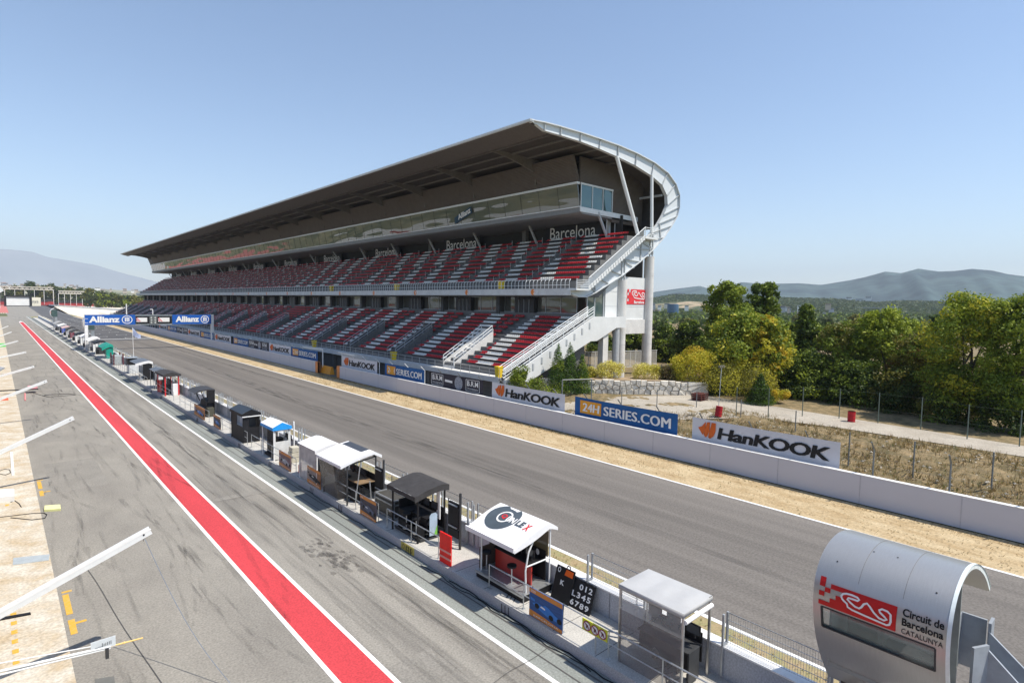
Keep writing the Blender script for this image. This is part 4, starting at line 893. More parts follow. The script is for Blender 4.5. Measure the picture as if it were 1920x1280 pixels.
m=MB(); m.tube((15.6,104.5,2.8),(15.55,104.5,7.4),.035,6); m.build('pole',white,t)
m=MB(); m.strip([(15.6,104.5,7.3),(15.9,104.3,6.9),(16.2,104.1,6.4),(16.5,104,6.3)],[(15.6,104.5,6.2),(15.85,104.3,5.9),(16.2,104.1,5.75),(16.55,104,5.7)]); m.build('flag',mat('flag_pale_blue',(.45,.52,.72),.6,var=.4,scale=2),t)
t=thing('equipment_rack','open grey equipment frame with dark uprights on the pit platform','rack',(15.4,119,.4))
m=MB(); 
for x in (14.7,16): 
    for y in (117.5,121): m.box(x-.1,x+.1,y-.1,y+.1,.4,2.3)
m.build('upright',mat('maroon_post',(.12,.04,.05),.6),t); m=MB(); m.box(14.8,15.9,117.6,121,.5,1.9); m.build('case',mat('grey_case',(.35,.38,.38),.6),t)
t=thing('pit_booth','turquoise green covered booth beside the gantry post','booth',(15.4,134,.4),'pit wall booths')
gm=mat('turquoise_cover',(.01,.27,.2),.5,var=.2,scale=1); m=MB(); P=arch(14.5,16.3,2.4,3.2,8,.3); m.strip([(x,130.5,z) for x,z in P],[(x,136.5,z) for x,z in P]); m.strip([(x,130.4,z-.5) for x,z in P],[(x,130.5,z) for x,z in P]); m.build('roof',gm,t); m=MB(); m.box(15.6,16.3,130.6,136,.42,2.9); m.box(15.2,15.6,130.6,131,.42,2.2); m.build('wall',gm,t)
# further booths, smaller in the picture
far_b=[(141,'dark open booth beside the gantry post',dark,dgrey),(150,'white hooded booth just beyond the gantry post',fabw,white),(163,'long low white covered booth beyond the gantry',fabw,fab),(175,'black roofed booth with a pale curved edge',dark,wsteel),(188,'black booth with a white side panel',fabk,white),(200,'black and maroon booth in the far cluster',fabk,mat('maroon_panel',(.2,.03,.05),.6)),(214,'pale pink covered booth in the far cluster',mat('pink_fabric',(.6,.42,.4),.7),fab),(228,'white and blue booth at the far end of the cluster',fabw,mat('mid_blue',(.05,.1,.45),.6)),(246,'small grey cabinet booth near the end of the pit wall',fab,dgrey)]
for i,(y,lab,rm,wm) in enumerate(far_b):
    t=thing('pit_booth',lab,'booth',(15.4,y,.4),'pit wall booths'); L_=5.2
    frame(t,14.6,16.2,y,y+L_,2.7,2.6,steel,.05)
    m=MB(); P=arch(14.3,16.4,2.65,3.15+.2*(i%3),6,.2); m.strip([(x,y-.1,z) for x,z in P],[(x,y+L_,z) for x,z in P]); m.strip([(x,y-.11,z-.25) for x,z in P],[(x,y-.1,z) for x,z in P]); m.build('roof',rm,t)
    m=MB(); m.box(15.2,16.2,y+.2,y+L_-.3,.42,1.6+.4*(i%2)); m.build('wall',wm,t); m=MB(); m.box(14.7,15.1,y+.4,y+1.4,.42,1.3); m.build('equipment_box',dark,t)
for y,lab in ((158.5,'silver arched cabin on the pit wall beside the gantry post'),(262,'small silver arched cabin far along the pit wall')):
    t=thing('marshal_cabin',lab,'cabin',(15.5,y,0)); P=[(15.9,3.6),(15.0,4.3),(14.4,5.4),(14.3,6.4),(14.7,7.3),(15.5,7.7),(16.6,7.4),(17.3,7.0)]
    m=MB(); m.strip([(x,y,z) for x,z in P],[(x,y+2.6,z) for x,z in P]); m.strip([(x+.1,y,z-.1) for x,z in P],[(x,y,z) for x,z in P]); m.build('shell',wsteel,t); m=MB(); m.box(14.6,16.4,y+.1,y+2.4,4.6,7.0); m.build('glazing',gglass2,t)
    m=MB(); m.box(15.2,15.5,y+1,y+1.3,.4,4.6); m.box(15.6,16.2,y-1.4,y,3.0,4.4); m.build('support',steel,t)
# ---------------- silver cabin in the foreground
SC=thing('marshal_cabin','large silver curved cabin with red circuit sign at the lower right','cabin',(15.5,3.5,0))
CP=[(14.95,3.0),(14.45,3.62),(14.1,4.15),(13.85,4.65),(13.7,5.15),(13.66,5.6),(13.76,5.98),(14.0,6.28),(14.4,6.49),(14.95,6.58),(15.5,6.54),(16.15,6.38),(16.9,6.06),(17.6,5.65),(18.2,5.15)]
def smooth(P,k=3):
    for _ in range(k):
        Q=[P[0]]
        for a,b in zip(P,P[1:]): Q+=[(.75*a[0]+.25*b[0],.75*a[1]+.25*b[1]),(.25*a[0]+.75*b[0],.25*a[1]+.75*b[1])]
        P=Q+[P[-1]]
    return P
cy0,cy1=2.2,4.72
CS=smooth(CP,3); CA=np.array(CS); CL=np.r_[0,np.cumsum(np.linalg.norm(np.diff(CA,axis=0),axis=1))]
nrm=np.gradient(CA,axis=0); nrm/=np.linalg.norm(nrm,axis=1,keepdims=True); CN=np.stack([-nrm[:,1],nrm[:,0]],1)   # outward
def csurf(d): return lambda a,c:(float(np.interp(c,CL,CA[:,0]+CN[:,0]*d)), cy1-a, float(np.interp(c,CL,CA[:,1]+CN[:,1]*d)))
alum=mat('brushed_aluminium',(.43,.425,.415),.33,metal=.6,var=.05,scale=4,stretch=(1,14,1))
# window opening between wa..wb (arc length) over most of the width
wa=float(np.interp(4.78,CA[:60,1],CL[:60])); wb=float(np.interp(5.3,CA[:60,1],CL[:60]))
m=MB(); f0=csurf(0); f1=csurf(-.1); W_=cy1-cy0; ku=[0,.2,W_-.22,W_]
cl=[0]+[float(v) for v in CL if 0<v<wa-.01]+[wa]+[float(v) for v in CL if wa+.01<v<wb-.01]+[wb]+[float(v) for v in CL if v>wb+.01]
for i in range(len(cl)-1):
    c0,c1=cl[i],cl[i+1]; mid=(c0+c1)/2
    segs=[(0,W_)] if not (wa<mid<wb) else [(0,.18),(W_-.22,W_)]
    for a0,a1 in segs:
        m.poly([f0(a0,c0),f0(a1,c0),f0(a1,c1),f0(a0,c1)]); m.poly([f1(a0,c0),f1(a0,c1),f1(a1,c1),f1(a1,c0)])
shell=m.build('shell',alum,SC,smooth=True)
m=MB(); ee=csurf(.0); ei=csurf(-.1)
m.strip([ee(0,c) for c in cl],[ei(0,c) for c in cl]); m.strip([ee(W_,c) for c in cl],[ei(W_,c) for c in cl]); m.strip([ee(0,CL[-1]),ee(W_,CL[-1])],[ei(0,CL[-1]),ei(W_,CL[-1])])
fo=csurf(.012)
m.strip([fo(W_-.05,c) for c in cl],[fo(W_+.02,c) for c in cl])
m.build('shell_edge',mat('edge_pale',(.68,.74,.74),.4),SC)
m=MB(); 
for c in (wa,wb): put_stroke(m,[(.18,c),(W_-.22,c)],csurf(.008),.035)
for a in (.18,W_-.22): put_stroke(m,[(a,wa),(a,(wa+wb)/2),(a,wb)],csurf(.009),.035)
m.build('window_frame',dgrey,SC)
m=MB(); g_=csurf(-.05); cw=np.linspace(wa,wb,6); m.strip([g_(.18,c) for c in cw],[g_(W_-.22,c) for c in cw]); m.build('window',glassmat('cabin_glass',(.2,.26,.25),.55,.06),SC)
m=MB(); m.box(14.4,15.6,cy0+.15,cy1-.15,3.6,3.7); m.box(15.55,15.6,cy0+.15,cy1-.15,3.7,6.2); m.box(14.35,15.6,cy1-.2,cy1-.15,3.7,6.0); m.build('interior',mat('interior_grey',(.25,.27,.26),.7),SC)
m=MB(); m.box(14.3,14.9,cy0+.3,cy0+1.3,4.5,4.55); m.box(14.8,15.2,cy0+1.5,cy1-.4,3.7,5.2); m.build('desk',dgrey,SC)
m=MB()
for a in (W_*.34,W_*.67): put_stroke(m,[(a,c) for c in np.linspace(wb+.75,CL[-1],30)],csurf(.006),.012)
m.build('shell_seam',mat('seam_grey',(.2,.2,.2),.6),SC)
for a,c in ((.9,wb+1.75),(1.35,wb+1.8),(.35,wb+1.1),(2.2,wb+1.1)): m=MB(); put_disc(m,csurf(.01),a,c,.018,.018,0,8); m.build('rivet',dark,SC)
# sign on the shell
sa0,sa1=.12,1.62; sc0,sc1=wb+.05,wb+.57
m=MB(); F_=csurf(.012)
for i in range(6):
    c0=sc0+(sc1-sc0)*i/6; c1=sc0+(sc1-sc0)*(i+1)/6
    m.poly([F_(sa0+.46,c0),F_(sa1,c0),F_(sa1,c1),F_(sa0+.46,c1)])
cs=(sc1-sc0)/5; ca=.115
for i in range(4):
    for j in range(6):
        if (j==0) or (j==1 and i>=2) or (j==2 and i in (0,3)) or (j==3 and i in (1,)) or (j==4 and i in (0,2,)) or (j==5 and i==0) or(j==4 and i==3):
            m.poly([F_(sa0+i*ca,sc0+j*cs),F_(sa0+(i+1)*ca,sc0+j*cs),F_(sa0+(i+1)*ca,sc0+(j+1)*cs),F_(sa0+i*ca,sc0+(j+1)*cs)])
sg=m.build('circuit_sign',mat('cabin_sign_red',(.5,.012,.012),.45),SC)
m=MB(); put_stroke(m,[(sa0+.44+1.0*a,sc0+.06+.4*c) for a,c in CIRC],csurf(.024),.04); m.build('circuit_outline',white,sg)
m=MB(); put_text(m,'Circuit de',csurf(.014),1.72,2.42,sc0+.38,sc0+.54,bold=.025); put_text(m,'Barcelona',csurf(.014),1.72,2.42,sc0+.19,sc0+.34,bold=.025); put_text(m,'CATALUNYA',csurf(.014),1.72,2.42,sc0+.02,sc0+.13); m.build('lettering',dark,SC)
m=MB(); m.box(14.9,15.1,cy1-.5,cy1-.3,.4,3.7); m.box(15.3,15.5,cy0+.2,cy0+.4,.4,3.7); m.build('leg',dgrey,SC)
# stair and landing walls behind the cabin
m=MB(); pw=.06
def slab(b,a,c,h,t_=.06):
    a=np.array(a,float);c=np.array(c,float); d=c-a; n_=np.array([-d[1],d[0],0]); n_=n_/np.linalg.norm(n_)*t_/2
    b.hexa([a-n_,c-n_,c+n_,a+n_,a-n_+[0,0,h],c-n_+[0,0,h],c+n_+[0,0,h],a+n_+[0,0,h]])
slab(m,(15.7,2.6,3.4),(17.3,2.6,3.4),1.3); slab(m,(17.3,2.6,3.4),(17.3,2.1,3.4),1.3); slab(m,(17.3,2.0,3.5),(16.9,2.0,3.5),1.3); slab(m,(16.9,2.0,3.4),(16.9,.4,2.0),1.2); slab(m,(16.0,1.9,3.4),(16.0,.4,2.0),1.2); slab(m,(15.6,2.1,3.4),(16.0,1.9,3.4),1.3)
m.build('stair_side',mat('stair_blue_grey',(.3,.33,.37),.5),SC)
# ---------------- gantry over the track
gy=156.0
a=ony(158.5,590,gy); b_=ony(159,609.2,gy); c_=ony(399,591.5,gy); zt=a[2]; zb=b_[2]; xa=a[0]; xb=c_[0]
GN=thing('track_gantry','white gantry over the track with blue banners and start lights','gantry',(27,gy,0))
for x in (xa+.25,xb-.1):
    m=MB(); m.box(x-.3,x+.3,gy,gy+.6,0,zt); 
    for z in np.arange(.8,zt,.9): m.box(x-.34,x+.34,gy-.03,gy+.63,z,z+.08)
    m.build('post',white,GN)
m=MB(); m.box(xa,xb,gy+.05,gy+.5,zt-.12,zt); m.box(xa,xb,gy+.05,gy+.5,zb-.1,zb+.05); m.box(xa,xb,gy+.3,gy+.4,zb,zt); m.build('beam',steel,GN)
Wg=xb-xa; blue=mat('banner_blue',(.012,.1,.42),.5,var=.05); fg=lambda d:(lambda a,c:(xa+a*Wg,gy-d,zb+c*(zt-zb)))
for (a0,a1) in ((0,.365),(.655,.985)):
    m=MB(); m.poly([fg(.02)(a0,0),fg(.02)(a1,0),fg(.02)(a1,1),fg(.02)(a0,1)]); bn=m.build('banner',blue,GN)
    w=a1-a0; m=MB(); put_text(m,'Allianz',fg(.05),a0+.08*w,a0+.68*w,.22,.85,bold=.045)
    q=fg(.05); put_disc(m,q,a0+.83*w,.5,.105*w*1.05,.42,0,24,ring=.84)
    for k,hh in ((-.035,.22),(0,.27),(.035,.22)): put_stroke(m,[(a0+.83*w+k*w,.5-.2),(a0+.83*w+k*w,.5+hh-.02)],q,.0); m.poly([q(a0+(.83+k)*w-.009*w*1.3,.3),q(a0+(.83+k)*w+.009*w*1.3,.3),q(a0+(.83+k)*w+.009*w*1.3,.5+hh),q(a0+(.83+k)*w-.009*w*1.3,.5+hh)])
    m.build('lettering',white,bn)
for (a0,a1) in ((.367,.472),(.535,.65)):
    m=MB(); m.poly([fg(.02)(a0,.08),fg(.02)(a1,.08),fg(.02)(a1,.84),fg(.02)(a0,.84)]); sc=m.build('screen',dark,GN)
    m=MB(); w=a1-a0; m.poly([fg(.04)(a0+.06*w,.26),fg(.04)(a0+.84*w,.26),fg(.04)(a0+.84*w,.7),fg(.04)(a0+.06*w,.7)]); s2=m.build('display',white,sc)
    m=MB()
    for i in range(4):
        for j in range(4):
            if (i+j)%2 and i+j<5: m.poly([fg(.06)(a0+(.06+.07*i)*w,.3+.1*j),fg(.06)(a0+(.13+.07*i)*w,.3+.1*j),fg(.06)(a0+(.13+.07*i)*w,.4+.1*j),fg(.06)(a0+(.06+.07*i)*w,.4+.1*j)])
    m.build('checker_mark',redp,sc)
m=MB(); m.poly([fg(.03)(.474,.05),fg(.03)(.533,.05),fg(.03)(.533,.86),fg(.03)(.474,.86)]); li=m.build('light_box',mat('light_box_grey',(.12,.13,.13),.6),GN)
for i in (.488,.518):
    for j in (.2,.45,.7): m=MB(); put_disc(m,fg(.05),i,j,.007,.08,0,10); m.build('lamp',mat('lamp_off',(.5,.52,.5),.4),li)
m=MB(); x=xa+.5*Wg; m.path([(x,gy,zt),(x,gy,zt+1.2),(x-.5,gy,zt+1.25)],.1); m.path([(xa+.3*Wg,gy,zt),(xa+.3*Wg,gy,zt+2.5)],.12); m.build('mast',white,GN)
# ---------------- trackside wall, fence, banners
yg0=onx(632,700,39.3)[1]; yg1=onx(596,690,39.3)[1]
for a0,a1,lab in ((YA,yg0,'long low white concrete wall along the dry verge, near stretch'),(yg1,395,'low white concrete wall beyond the orange barrier opening')):
    t=thing('trackside_wall',lab,'wall',(39.3,max(a0,10),0))
    m=MB(); m.box(39.3,39.62,a0,a1,0,1.84); m.build('wall',mat('white_wall_shade_tint',(.56,.55,.59),.7,var=.035,scale=.6,stretch=(1,.15,1)),t)  # white wall with the lilac cast of its shaded face painted in
    m=MB(); m.box(39.28,39.64,a0,a1,1.84,1.87); m.build('coping',white,t)
    m=MB(); yy=max(a0,-6)+2.2
    while yy<min(a1,200): m.box(39.285,39.3,yy,yy+.035,.05,1.84); yy+=5.0
    m.build('joint_lines',mat('wall_joint_lilac',(.44,.44,.48),.8),t)
    ye=a1 if a0==YA else a0; m=MB(); m.box(39.24,39.68,ye-(.9 if a0==YA else 0),ye+(0 if a0==YA else .9),0,1.9); m.build('end_block',mat('orange_paint',(.72,.27,.08),.6,var=.15),t)
    m=MB(); m.box(39.22,39.3,a0,a1,0,.05); m.build('base_strip',mat('base_strip_dark',(.06,.06,.03),.9),t)  # dark strip along the foot of the wall
t=thing('water_barrier','orange plastic barrier in the opening of the white wall','barrier',(41,yg1-1,0)); ob=mat('barrier_orange',(.7,.3,.03),.5,var=.15,scale=6)
m=MB(); ay,by=onx(625,690,40.5)[1],onx(601,685,40.0)[1]
m.extr([(39.9,0),(40.7,0),(40.6,.5),(40.45,1.25),(40.15,1.25),(40.0,.5)],'y',ay,by); m.build('body',ob,t)
TF=thing('trackside_fence','tall wire fence on angled posts behind the white trackside wall','fence',(40.1,10,0))
psteel=mat('post_steel',(.2,.21,.21),.5,metal=.3)
y=-4.6; n=0
while y<372 and n<100:
    if not (yg0-.5<y<yg1+.5):
        m=MB(); m.tube((40.15,y,0),(40.15,y,3.35),.05,6); m.tube((40.15,y,3.35),(39.55,y,3.95),.05,6); m.build('post',psteel if y<60 else wsteel,TF); n+=1
    y+=3.85
m=MB()
for z in (2.1,2.5,2.9,3.3): 
    for a0,a1 in ((-4.6,yg0),(yg1,340)): m.bar((40.14,a0,z),(40.14,a1,z),.006,.006)
m.bar((39.6,-4.6,3.9),(39.6,yg0,3.9),.006,.006); m.bar((39.8,-4.6,3.68),(39.8,yg0,3.68),.006,.006)
m.build('wires',psteel,TF)
m=MB()
for ye,s_ in ((yg0,1),(yg1,-1)): m.tube((40.15,ye,0),(40.15,ye,4.0),.09,6); m.path([(40.15,ye,4.0),(39.0,ye-1.0*s_,4.1),(39.2,ye-6.0*s_,4.0)],.07); m.path([(40.15,ye,3.8),(39.3,ye-5.6*s_,3.9)],.05)
m.build('gate_frame',wsteel,TF)
bwhite=mat('banner_white',(.62,.62,.66),.6,var=.05,scale=1.2,bump=.3); bblue=mat('banner_royal',(.012,.1,.3),.6,var=.1,scale=1); bblk=mat('banner_charcoal',(.03,.026,.04),.6,var=.2)
bor=mat('logo_orange',(.62,.12,.015),.6); byo=mat('banner_amber',(.75,.33,.03),.6)
def banner(kind,y0,y1,lab):  # y0 near, y1 far
    t=thing('banner',lab,'banner',(40,y0,1.7),'advertising banners on the trackside fence'); w=y1-y0; x=39.98; z0,z1=1.75,3.5
    N_=48
    def wav(a): return .03*math.sin(a*1.9+y0)+.012*math.sin(a*4)
    def fn(d): return lambda a,c:(x-d+wav(a*w)*(1-abs(c-.5)),y1-a*w,z0+c*(z1-z0)+ (.5-c)*.1*math.sin(math.pi*a))
    F=fn(0); m=MB(); 
    for i in range(N_):
        for j in range(4): m.poly([F(i/N_,j/4),F((i+1)/N_,j/4),F((i+1)/N_,(j+1)/4),F(i/N_,(j+1)/4)])
    m.build('cloth',{'h':bwhite,'s':bblue,'b':bblk}[kind],t,smooth=True)
    G_=fn(.04); H_=fn(.055)
    if kind=='h':
        m=MB(); q=lambda L_:m.poly([G_(.04+.15*a,c) for a,c in L_])
        q([(.05,.58),(.25,.66),(.42,.86),(.46,.88),(.44,.6),(.36,.36),(.3,.28)]); q([(.36,.3),(.52,.88),(.68,.9),(.66,.5),(.55,.24),(.45,.2)]); q([(.6,.22),(.76,.9),(.98,.9),(.98,.55),(.88,.3),(.7,.17)]); m.build('flame_mark',bor,t)
        m=MB()
        [put_text(m,'HanKOOK',fn(.04+.004*q),.2+.0035*q,.94+.0035*q,.22,.74+.008*(q%2),bold=.02,shear=.12,space=.94) for q in range(3)]; m.build('lettering',dark,t)
    elif kind=='s':
        m=MB(); m.poly([G_(.06,.18),G_(.29,.18),G_(.29,.86),G_(.06,.86)]); m.build('amber_field',byo,t)
        m=MB(); [(put_text(m,'24H',fn(.055+.004*q),.085+.003*q,.268+.003*q,.3,.74,shear=.08),put_text(m,'SERIES.COM',fn(.055+.004*q),.315+.003*q,.94+.003*q,.26,.74+.01*(q%2),space=1.03)) for q in range(4)]; m.build('lettering',white,t)
    else:
        m=MB()
        for c in (.02,.7):
            for L_ in ([(c,.12),(c+.24,.12)],[(c,.88),(c+.24,.88)]): put_stroke(m,L_,G_,.03)
            for a in (c,c+.24): m.poly([G_(a-.003,.12),G_(a+.003,.12),G_(a+.003,.88),G_(a-.003,.88)])
            put_text(m,'B.R.M',G_,c+.02,c+.22,.45,.8,bold=.02); put_text(m,'Chronographes',G_,c+.02,c+.22,.2,.34)
        m.poly([G_(.3,.45),G_(.44,.42),G_(.44,.58),G_(.3,.62)]); m.build('lettering',white,t)
        m=MB(); put_disc(m,G_,.56,.5,.08,.48,0,20); m.build('watch_picture',mat('watch_grey',(.25,.27,.32),.4,var=.5,scale=7),t)
BN=[('h',12.65,23.15,'white banner with orange flame mark and black lettering, nearest, beside the bare fence posts'),('s',24.45,35.3,'blue banner with amber box, the largest of the blue ones'),('h',36.6,47.35,'white banner with flame mark in front of the ivy bush'),('b',48.9,59.2,'charcoal banner with a watch picture, the nearest of the dark ones'),('s',60.7,70.5,'blue banner with amber box between the charcoal banner and the white wall opening'),('h',72.7,83.7,'white banner with flame mark next to the wall opening'),
 ('s',93,104.5,'blue banner just beyond the orange barrier'),('h',104.8,116,'white banner second beyond the orange barrier'),('b',116.4,128,'charcoal banner beyond the orange barrier'),('s',128.4,139,'second blue banner beyond the orange barrier'),('h',140.8,154,'white banner just right of the gantry post'),('s',155,167,'blue banner behind the right gantry post'),('h',167.6,180.5,'white banner just left of the right gantry post'),('b',181,193,'charcoal banner under the right gantry banner'),('s',194,206,'blue banner seen under the middle of the gantry'),('h',207,219,'white banner under the gantry lights')]
for a in BN: banner(*a)
# ---------------- things on the apron and beside the pit boxes
def boom(u0,v0,u1,v1,y,lab,r=.09):
    a=ony(u0,v0,y); b_=ony(u1,v1,y); a=np.array(a); b_=np.array(b_); d=b_-a; e=a-d*.0; st=b_-d*0; root=b_-d*.6*0 
    root=a+(b_-a)*1.35
    t=thing('light_boom',lab,'boom',tuple(root),'white booms reaching out over the pit apron')
    m=MB(); m.bar(a,root,r*2.1,r*2.6); m.build('arm',wsteel,t)
    m=MB(); m.bar(a+np.array([0,-r*1.06,r*.7]),root+np.array([0,-r*1.06,r*.7]),.012,r*.5); m.build('arm_flange',white,t)
    m=MB(); q=a+(root-a)*.04; m.tube(q+np.array([0,-r*1.2,0]),q+np.array([0,r*1.2,0]),.03,8); m.tube(q,q-np.array([0,0,.25]),.008,4); m.build('end_eye',dark,t)
    return a
B=[(282,993,0,1150,22,'white boom nearest the camera over the apron'),(138,783,0,848,46,'second white boom from the camera'),(88,714,0,748,70,'third white boom, beside the pink pit trolley'),(64,687,0,705,91,'fourth white boom along the apron'),(49,660,0,670,115,'fifth white boom along the apron'),(34,639,0,648,142,'sixth white boom along the apron'),(22,622,0,630,170,'seventh white boom, before the red runoff'),(16,611,0,617,205,'farthest white boom, before the red runoff')]
for a in B: boom(*a)
t=thing('boom_cable','thin grey cable hanging from the nearest boom down to the pit lane','cable',(3.5,21.9,4)); m=MB(); P_=[np.array(ony(269,1004,22))]; e=np.array(onz(440,1290,.03)); m.path([tuple(P_[0]+(e-P_[0])*s_+np.array([0,0,-.5*math.sin(math.pi*s_)])) for s_ in np.linspace(0,1,14)],.012,4); m.build('wire',mat('cable_blue_grey',(.2,.23,.28),.6),t)
# lollipop pole arm at the lower left
t=thing('lollipop_pole','white pole arm with a small sign and yellow tip at the lower left','pole',(-3,18.8,2.5))
y=18.5; a=np.array(ony(-260,1316,y)); b_=np.array(ony(207,1211,y)); c_=np.array(ony(268,1195,y))
m=MB(); m.tube(a,b_,.035,8); m.tube(a+[0,-.02,-.12],b_+[0,0,-.05],.025,8); m.build('pole',wsteel,t)
m=MB(); m.tube(np.array(ony(-260,1290,y+.4)),np.array(ony(190,1208,y+.2)),.015,6); m.build('stay',white,t)
m=MB(); m.tube(b_,c_,.022,8); m.tube(b_+(c_-b_)*.4,b_+(c_-b_)*.44,.035,8,0); m.build('tip',mat('tip_yellow',(.8,.55,.2),.5),t)
m=MB(); m.box(b_[0]-.12,b_[0]-.04,y-.05,y+.05,b_[2]-.3,b_[2]); m.build('bracket',dgrey,t)
q=ony(170,1213,y); w=ony(217,1213,y)[0]-q[0]; m=MB(); m.box(q[0],q[0]+w,y-.02,y,b_[2]-.02,b_[2]+.27); sg=m.build('sign',mat('sign_pale',(.6,.65,.68),.5),t)
m=MB(); f_=lambda a,c:(q[0]+a*w,y-.03,b_[2]+c*.27)
for i,h_ in enumerate((.6,.45,.5,.55,.6,.65)): m.poly([f_(.45+.07*i,.3),f_(.47+.07*i,.3),f_(.47+.07*i,.3+h_*.6),f_(.45+.07*i,.3+h_*.6)])
put_stroke(m,[(.15,.3),(.3,.36),(.5,.34)],f_,.03); m.build('marks',dark,sg)
def flatthing(name,lab,cat,pts,h,m_,z=.012):
    G_=[onz(u,v,z) for u,v in pts]; b=MB(); n=len(G_); b.loc=G_[0]
    k=len(b.v); b.v+=[g for g in G_]+[(g[0],g[1],g[2]+h) for g in G_]; b.f.append(tuple(range(k+n,k+2*n))); b.m.append(0)
    for i in range(n): j=(i+1)%n; b.f.append((k+i,k+j,k+n+j,k+n+i)); b.m.append(0)
    return tag(b.build(name,m_),lab,cat)
flatthing('steel_plate','flat steel plate set in the stained apron concrete','plate',[(25,1046),(93,1039),(92,1050),(24,1059)],.02,mat('plate_grey',(.48,.52,.52),.4,metal=.3))
flatthing('foam_block','pale yellow foam block lying at the edge of the apron','block',[(84,951),(113,949),(114,957),(83,959)],.12,mat('foam_yellow',(.75,.75,.35),.8))
flatthing('folding_table','white slab table at the left edge on the apron','table',[(-30,930),(27,926),(27,940),(-30,946)],.35,white)
flatthing('white_rail','narrow white board lying on the apron','board',[(19,848),(24,848),(27,890),(22,891)],.05,white)
flatthing('rubber_mat','dark grey mat on the pit box asphalt at the bottom','mat',[(178,1273),(214,1267),(218,1300),(180,1300)],.015,mat('mat_grey',(.14,.14,.13),.8))
flatthing('orange_board','orange red board lying under the second boom','board',[(-20,746),(15,745),(16,750),(-20,752)],.08,mat('board_orange',(.7,.12,.04),.6))
flatthing('green_mat','bright green mat on the far apron','mat',[(-10,645),(10,644),(11,650),(-10,651)],.12,mat('mat_green',(.1,.5,.12),.7))
flatthing('grey_wedge','grey wedge panel at the left edge of the apron','panel',[(-10,688),(9,691),(-2,697),(-12,697)],.2,mat('wedge_grey',(.3,.32,.35),.6))
flatthing('pink_marker_board','thin pink upright marker board on the pit box asphalt','marker',[(46,738),(48,738),(48.5,751),(46,751)],.1,mat('marker_pink',(.75,.25,.25),.6))
def cable(lab,pts,r=.02):
    t=thing('floor_cable',lab,'cable',onz(*pts[0],.03)); m=MB(); m.path([onz(u,v,.03) for u,v in pts],r,5); m.build('wire',dark,t)
cable('black cable looped at the apron edge beside the foam block',[(-20,971),(0,969),(60,962),(82,961),(88,964),(84,971),(60,974),(20,970)],.022)
cable('short black cable end beside the white slab table',[(20,941),(28,938),(36,944),(40,950)],.02)
cable('thin dark loop of cable on the asphalt under the third boom',[(55,734),(78,741),(90,744),(130,741),(142,740),(130,738),(90,740),(80,742)],.03)
cable('black cable coil beside the white board',[(0,882),(8,879),(18,880),(20,886),(10,890),(0,888)],.02)
flatthing('dark_strip','black strip lying across the stained apron','duct',[(-20,1163),(0,1159),(57,1149),(58,1152),(0,1163),(-20,1168)],.05,dark)  # low dark strip across the concrete
t=thing('pit_trolley','pink and black trolley arm under the third white boom','trolley',onz(60,728)); m=MB(); a=onz(-10,733,.5); b_=onz(72,729,.5); m.tube(a,b_,.07,8); m.build('shaft',dark,t)
m=MB(); a=onz(52,727,.6); m.box(a[0],a[0]+.9,a[1]-.6,a[1]+.6,.45,.8); m.build('body',mat('pink_body',(.7,.3,.33),.5),t)
for (u,v,lab) in ((33,668,'small grey trolley'),):
    pass

# ---------------- clutter in the booths: monitors, cables, extinguisher
def monitor(x,y,z,w,h,t,tilt=0):
    m=MB(); m.box(x,x+.05,y-w/2,y+w/2,z,z+h); m.box(x+.05,x+.12,y-.05,y+.05,z-.15,z+h*.5); o=m.build('monitor',dark,t)
    m=MB(); m.box(x-.004,x,y-w/2+.03,y+w/2-.03,z+.03,z+h-.03); m.build('screen',mat('screen_off',(.05,.06,.075),.15,spec=.7),o)
booths=[o for o in bpy.data.objects if o.name.startswith('pit_booth')]
for i,o in enumerate(booths[:10]):
    y=o.location.y
    for k in range(3 if i in (0,2,3) else 2): monitor(15.95-.1*(i%2),y-.75+.7*k,1.75,.5,.34,o)
    m=MB(); 
    for k in range(3): m.path([(15.5+.1*k,y-.6+.3*k,.42),(15.3,y-.5+.35*k,.43),(15.0+.12*k,y-.9+.3*k,.43),(14.7,y-1.1+.2*k,.42),(14.32,y-1.2+.2*k,.3),(14.25,y-1.3+.2*k,.03)],.014,4)
    m.build('cables',dark,o)
    m=MB(); 
    for k in range(4): m.box(15.6+.05*k,15.75+.05*k,y-.9+.45*k,y-.78+.45*k,.42,.62+.1*(k%2))
    m.build('loose_gear',dgrey,o)
def kcable(y0,y1,x,lab,amp=.05,r=.02):
    t=thing('floor_cable',lab,'cable',(x,y0,.03)); m=MB(); n=26; m.path([(x+amp*math.sin(k*.9)+.03*math.sin(k*2.3),y0+(y1-y0)*k/n,.035) for k in range(n+1)],r,5); m.build('wire',dark,t)
kcable(9,19.5,14.24,'thick black cable run lying along the foot of the pit kerb'); kcable(11.5,21.5,14.12,'second black cable beside the cable run at the pit kerb',.07,.015); kcable(23.5,36,14.22,'black cable at the kerb foot below the wide and black booths',.05,.016)
t=thing('fire_extinguisher','small red fire extinguisher on the kerb platform beside the white fabric tent','extinguisher',(14.9,37.6,.4)); m=MB(); m.tube((14.9,37.6,.42),(14.9,37.6,.95),.1,12); m.build('body',redp,t); m=MB(); m.tube((14.9,37.6,.95),(14.9,37.6,1.05),.03,6); m.box(14.85,15.0,37.57,37.63,1.02,1.06); m.build('valve',dark,t)
t=thing('crate_stack','stack of pale crates beside the blue trimmed booth','crate',(15.6,40.6,.4)); 
for k in range(3): m=MB(); m.box(15.3+.05*k,15.9+.03*k,40.2,40.9,.42+.36*k,.42+.36*k+.33); m.build('crate',mat('crate_beige',(.5,.47,.38),.7),t)
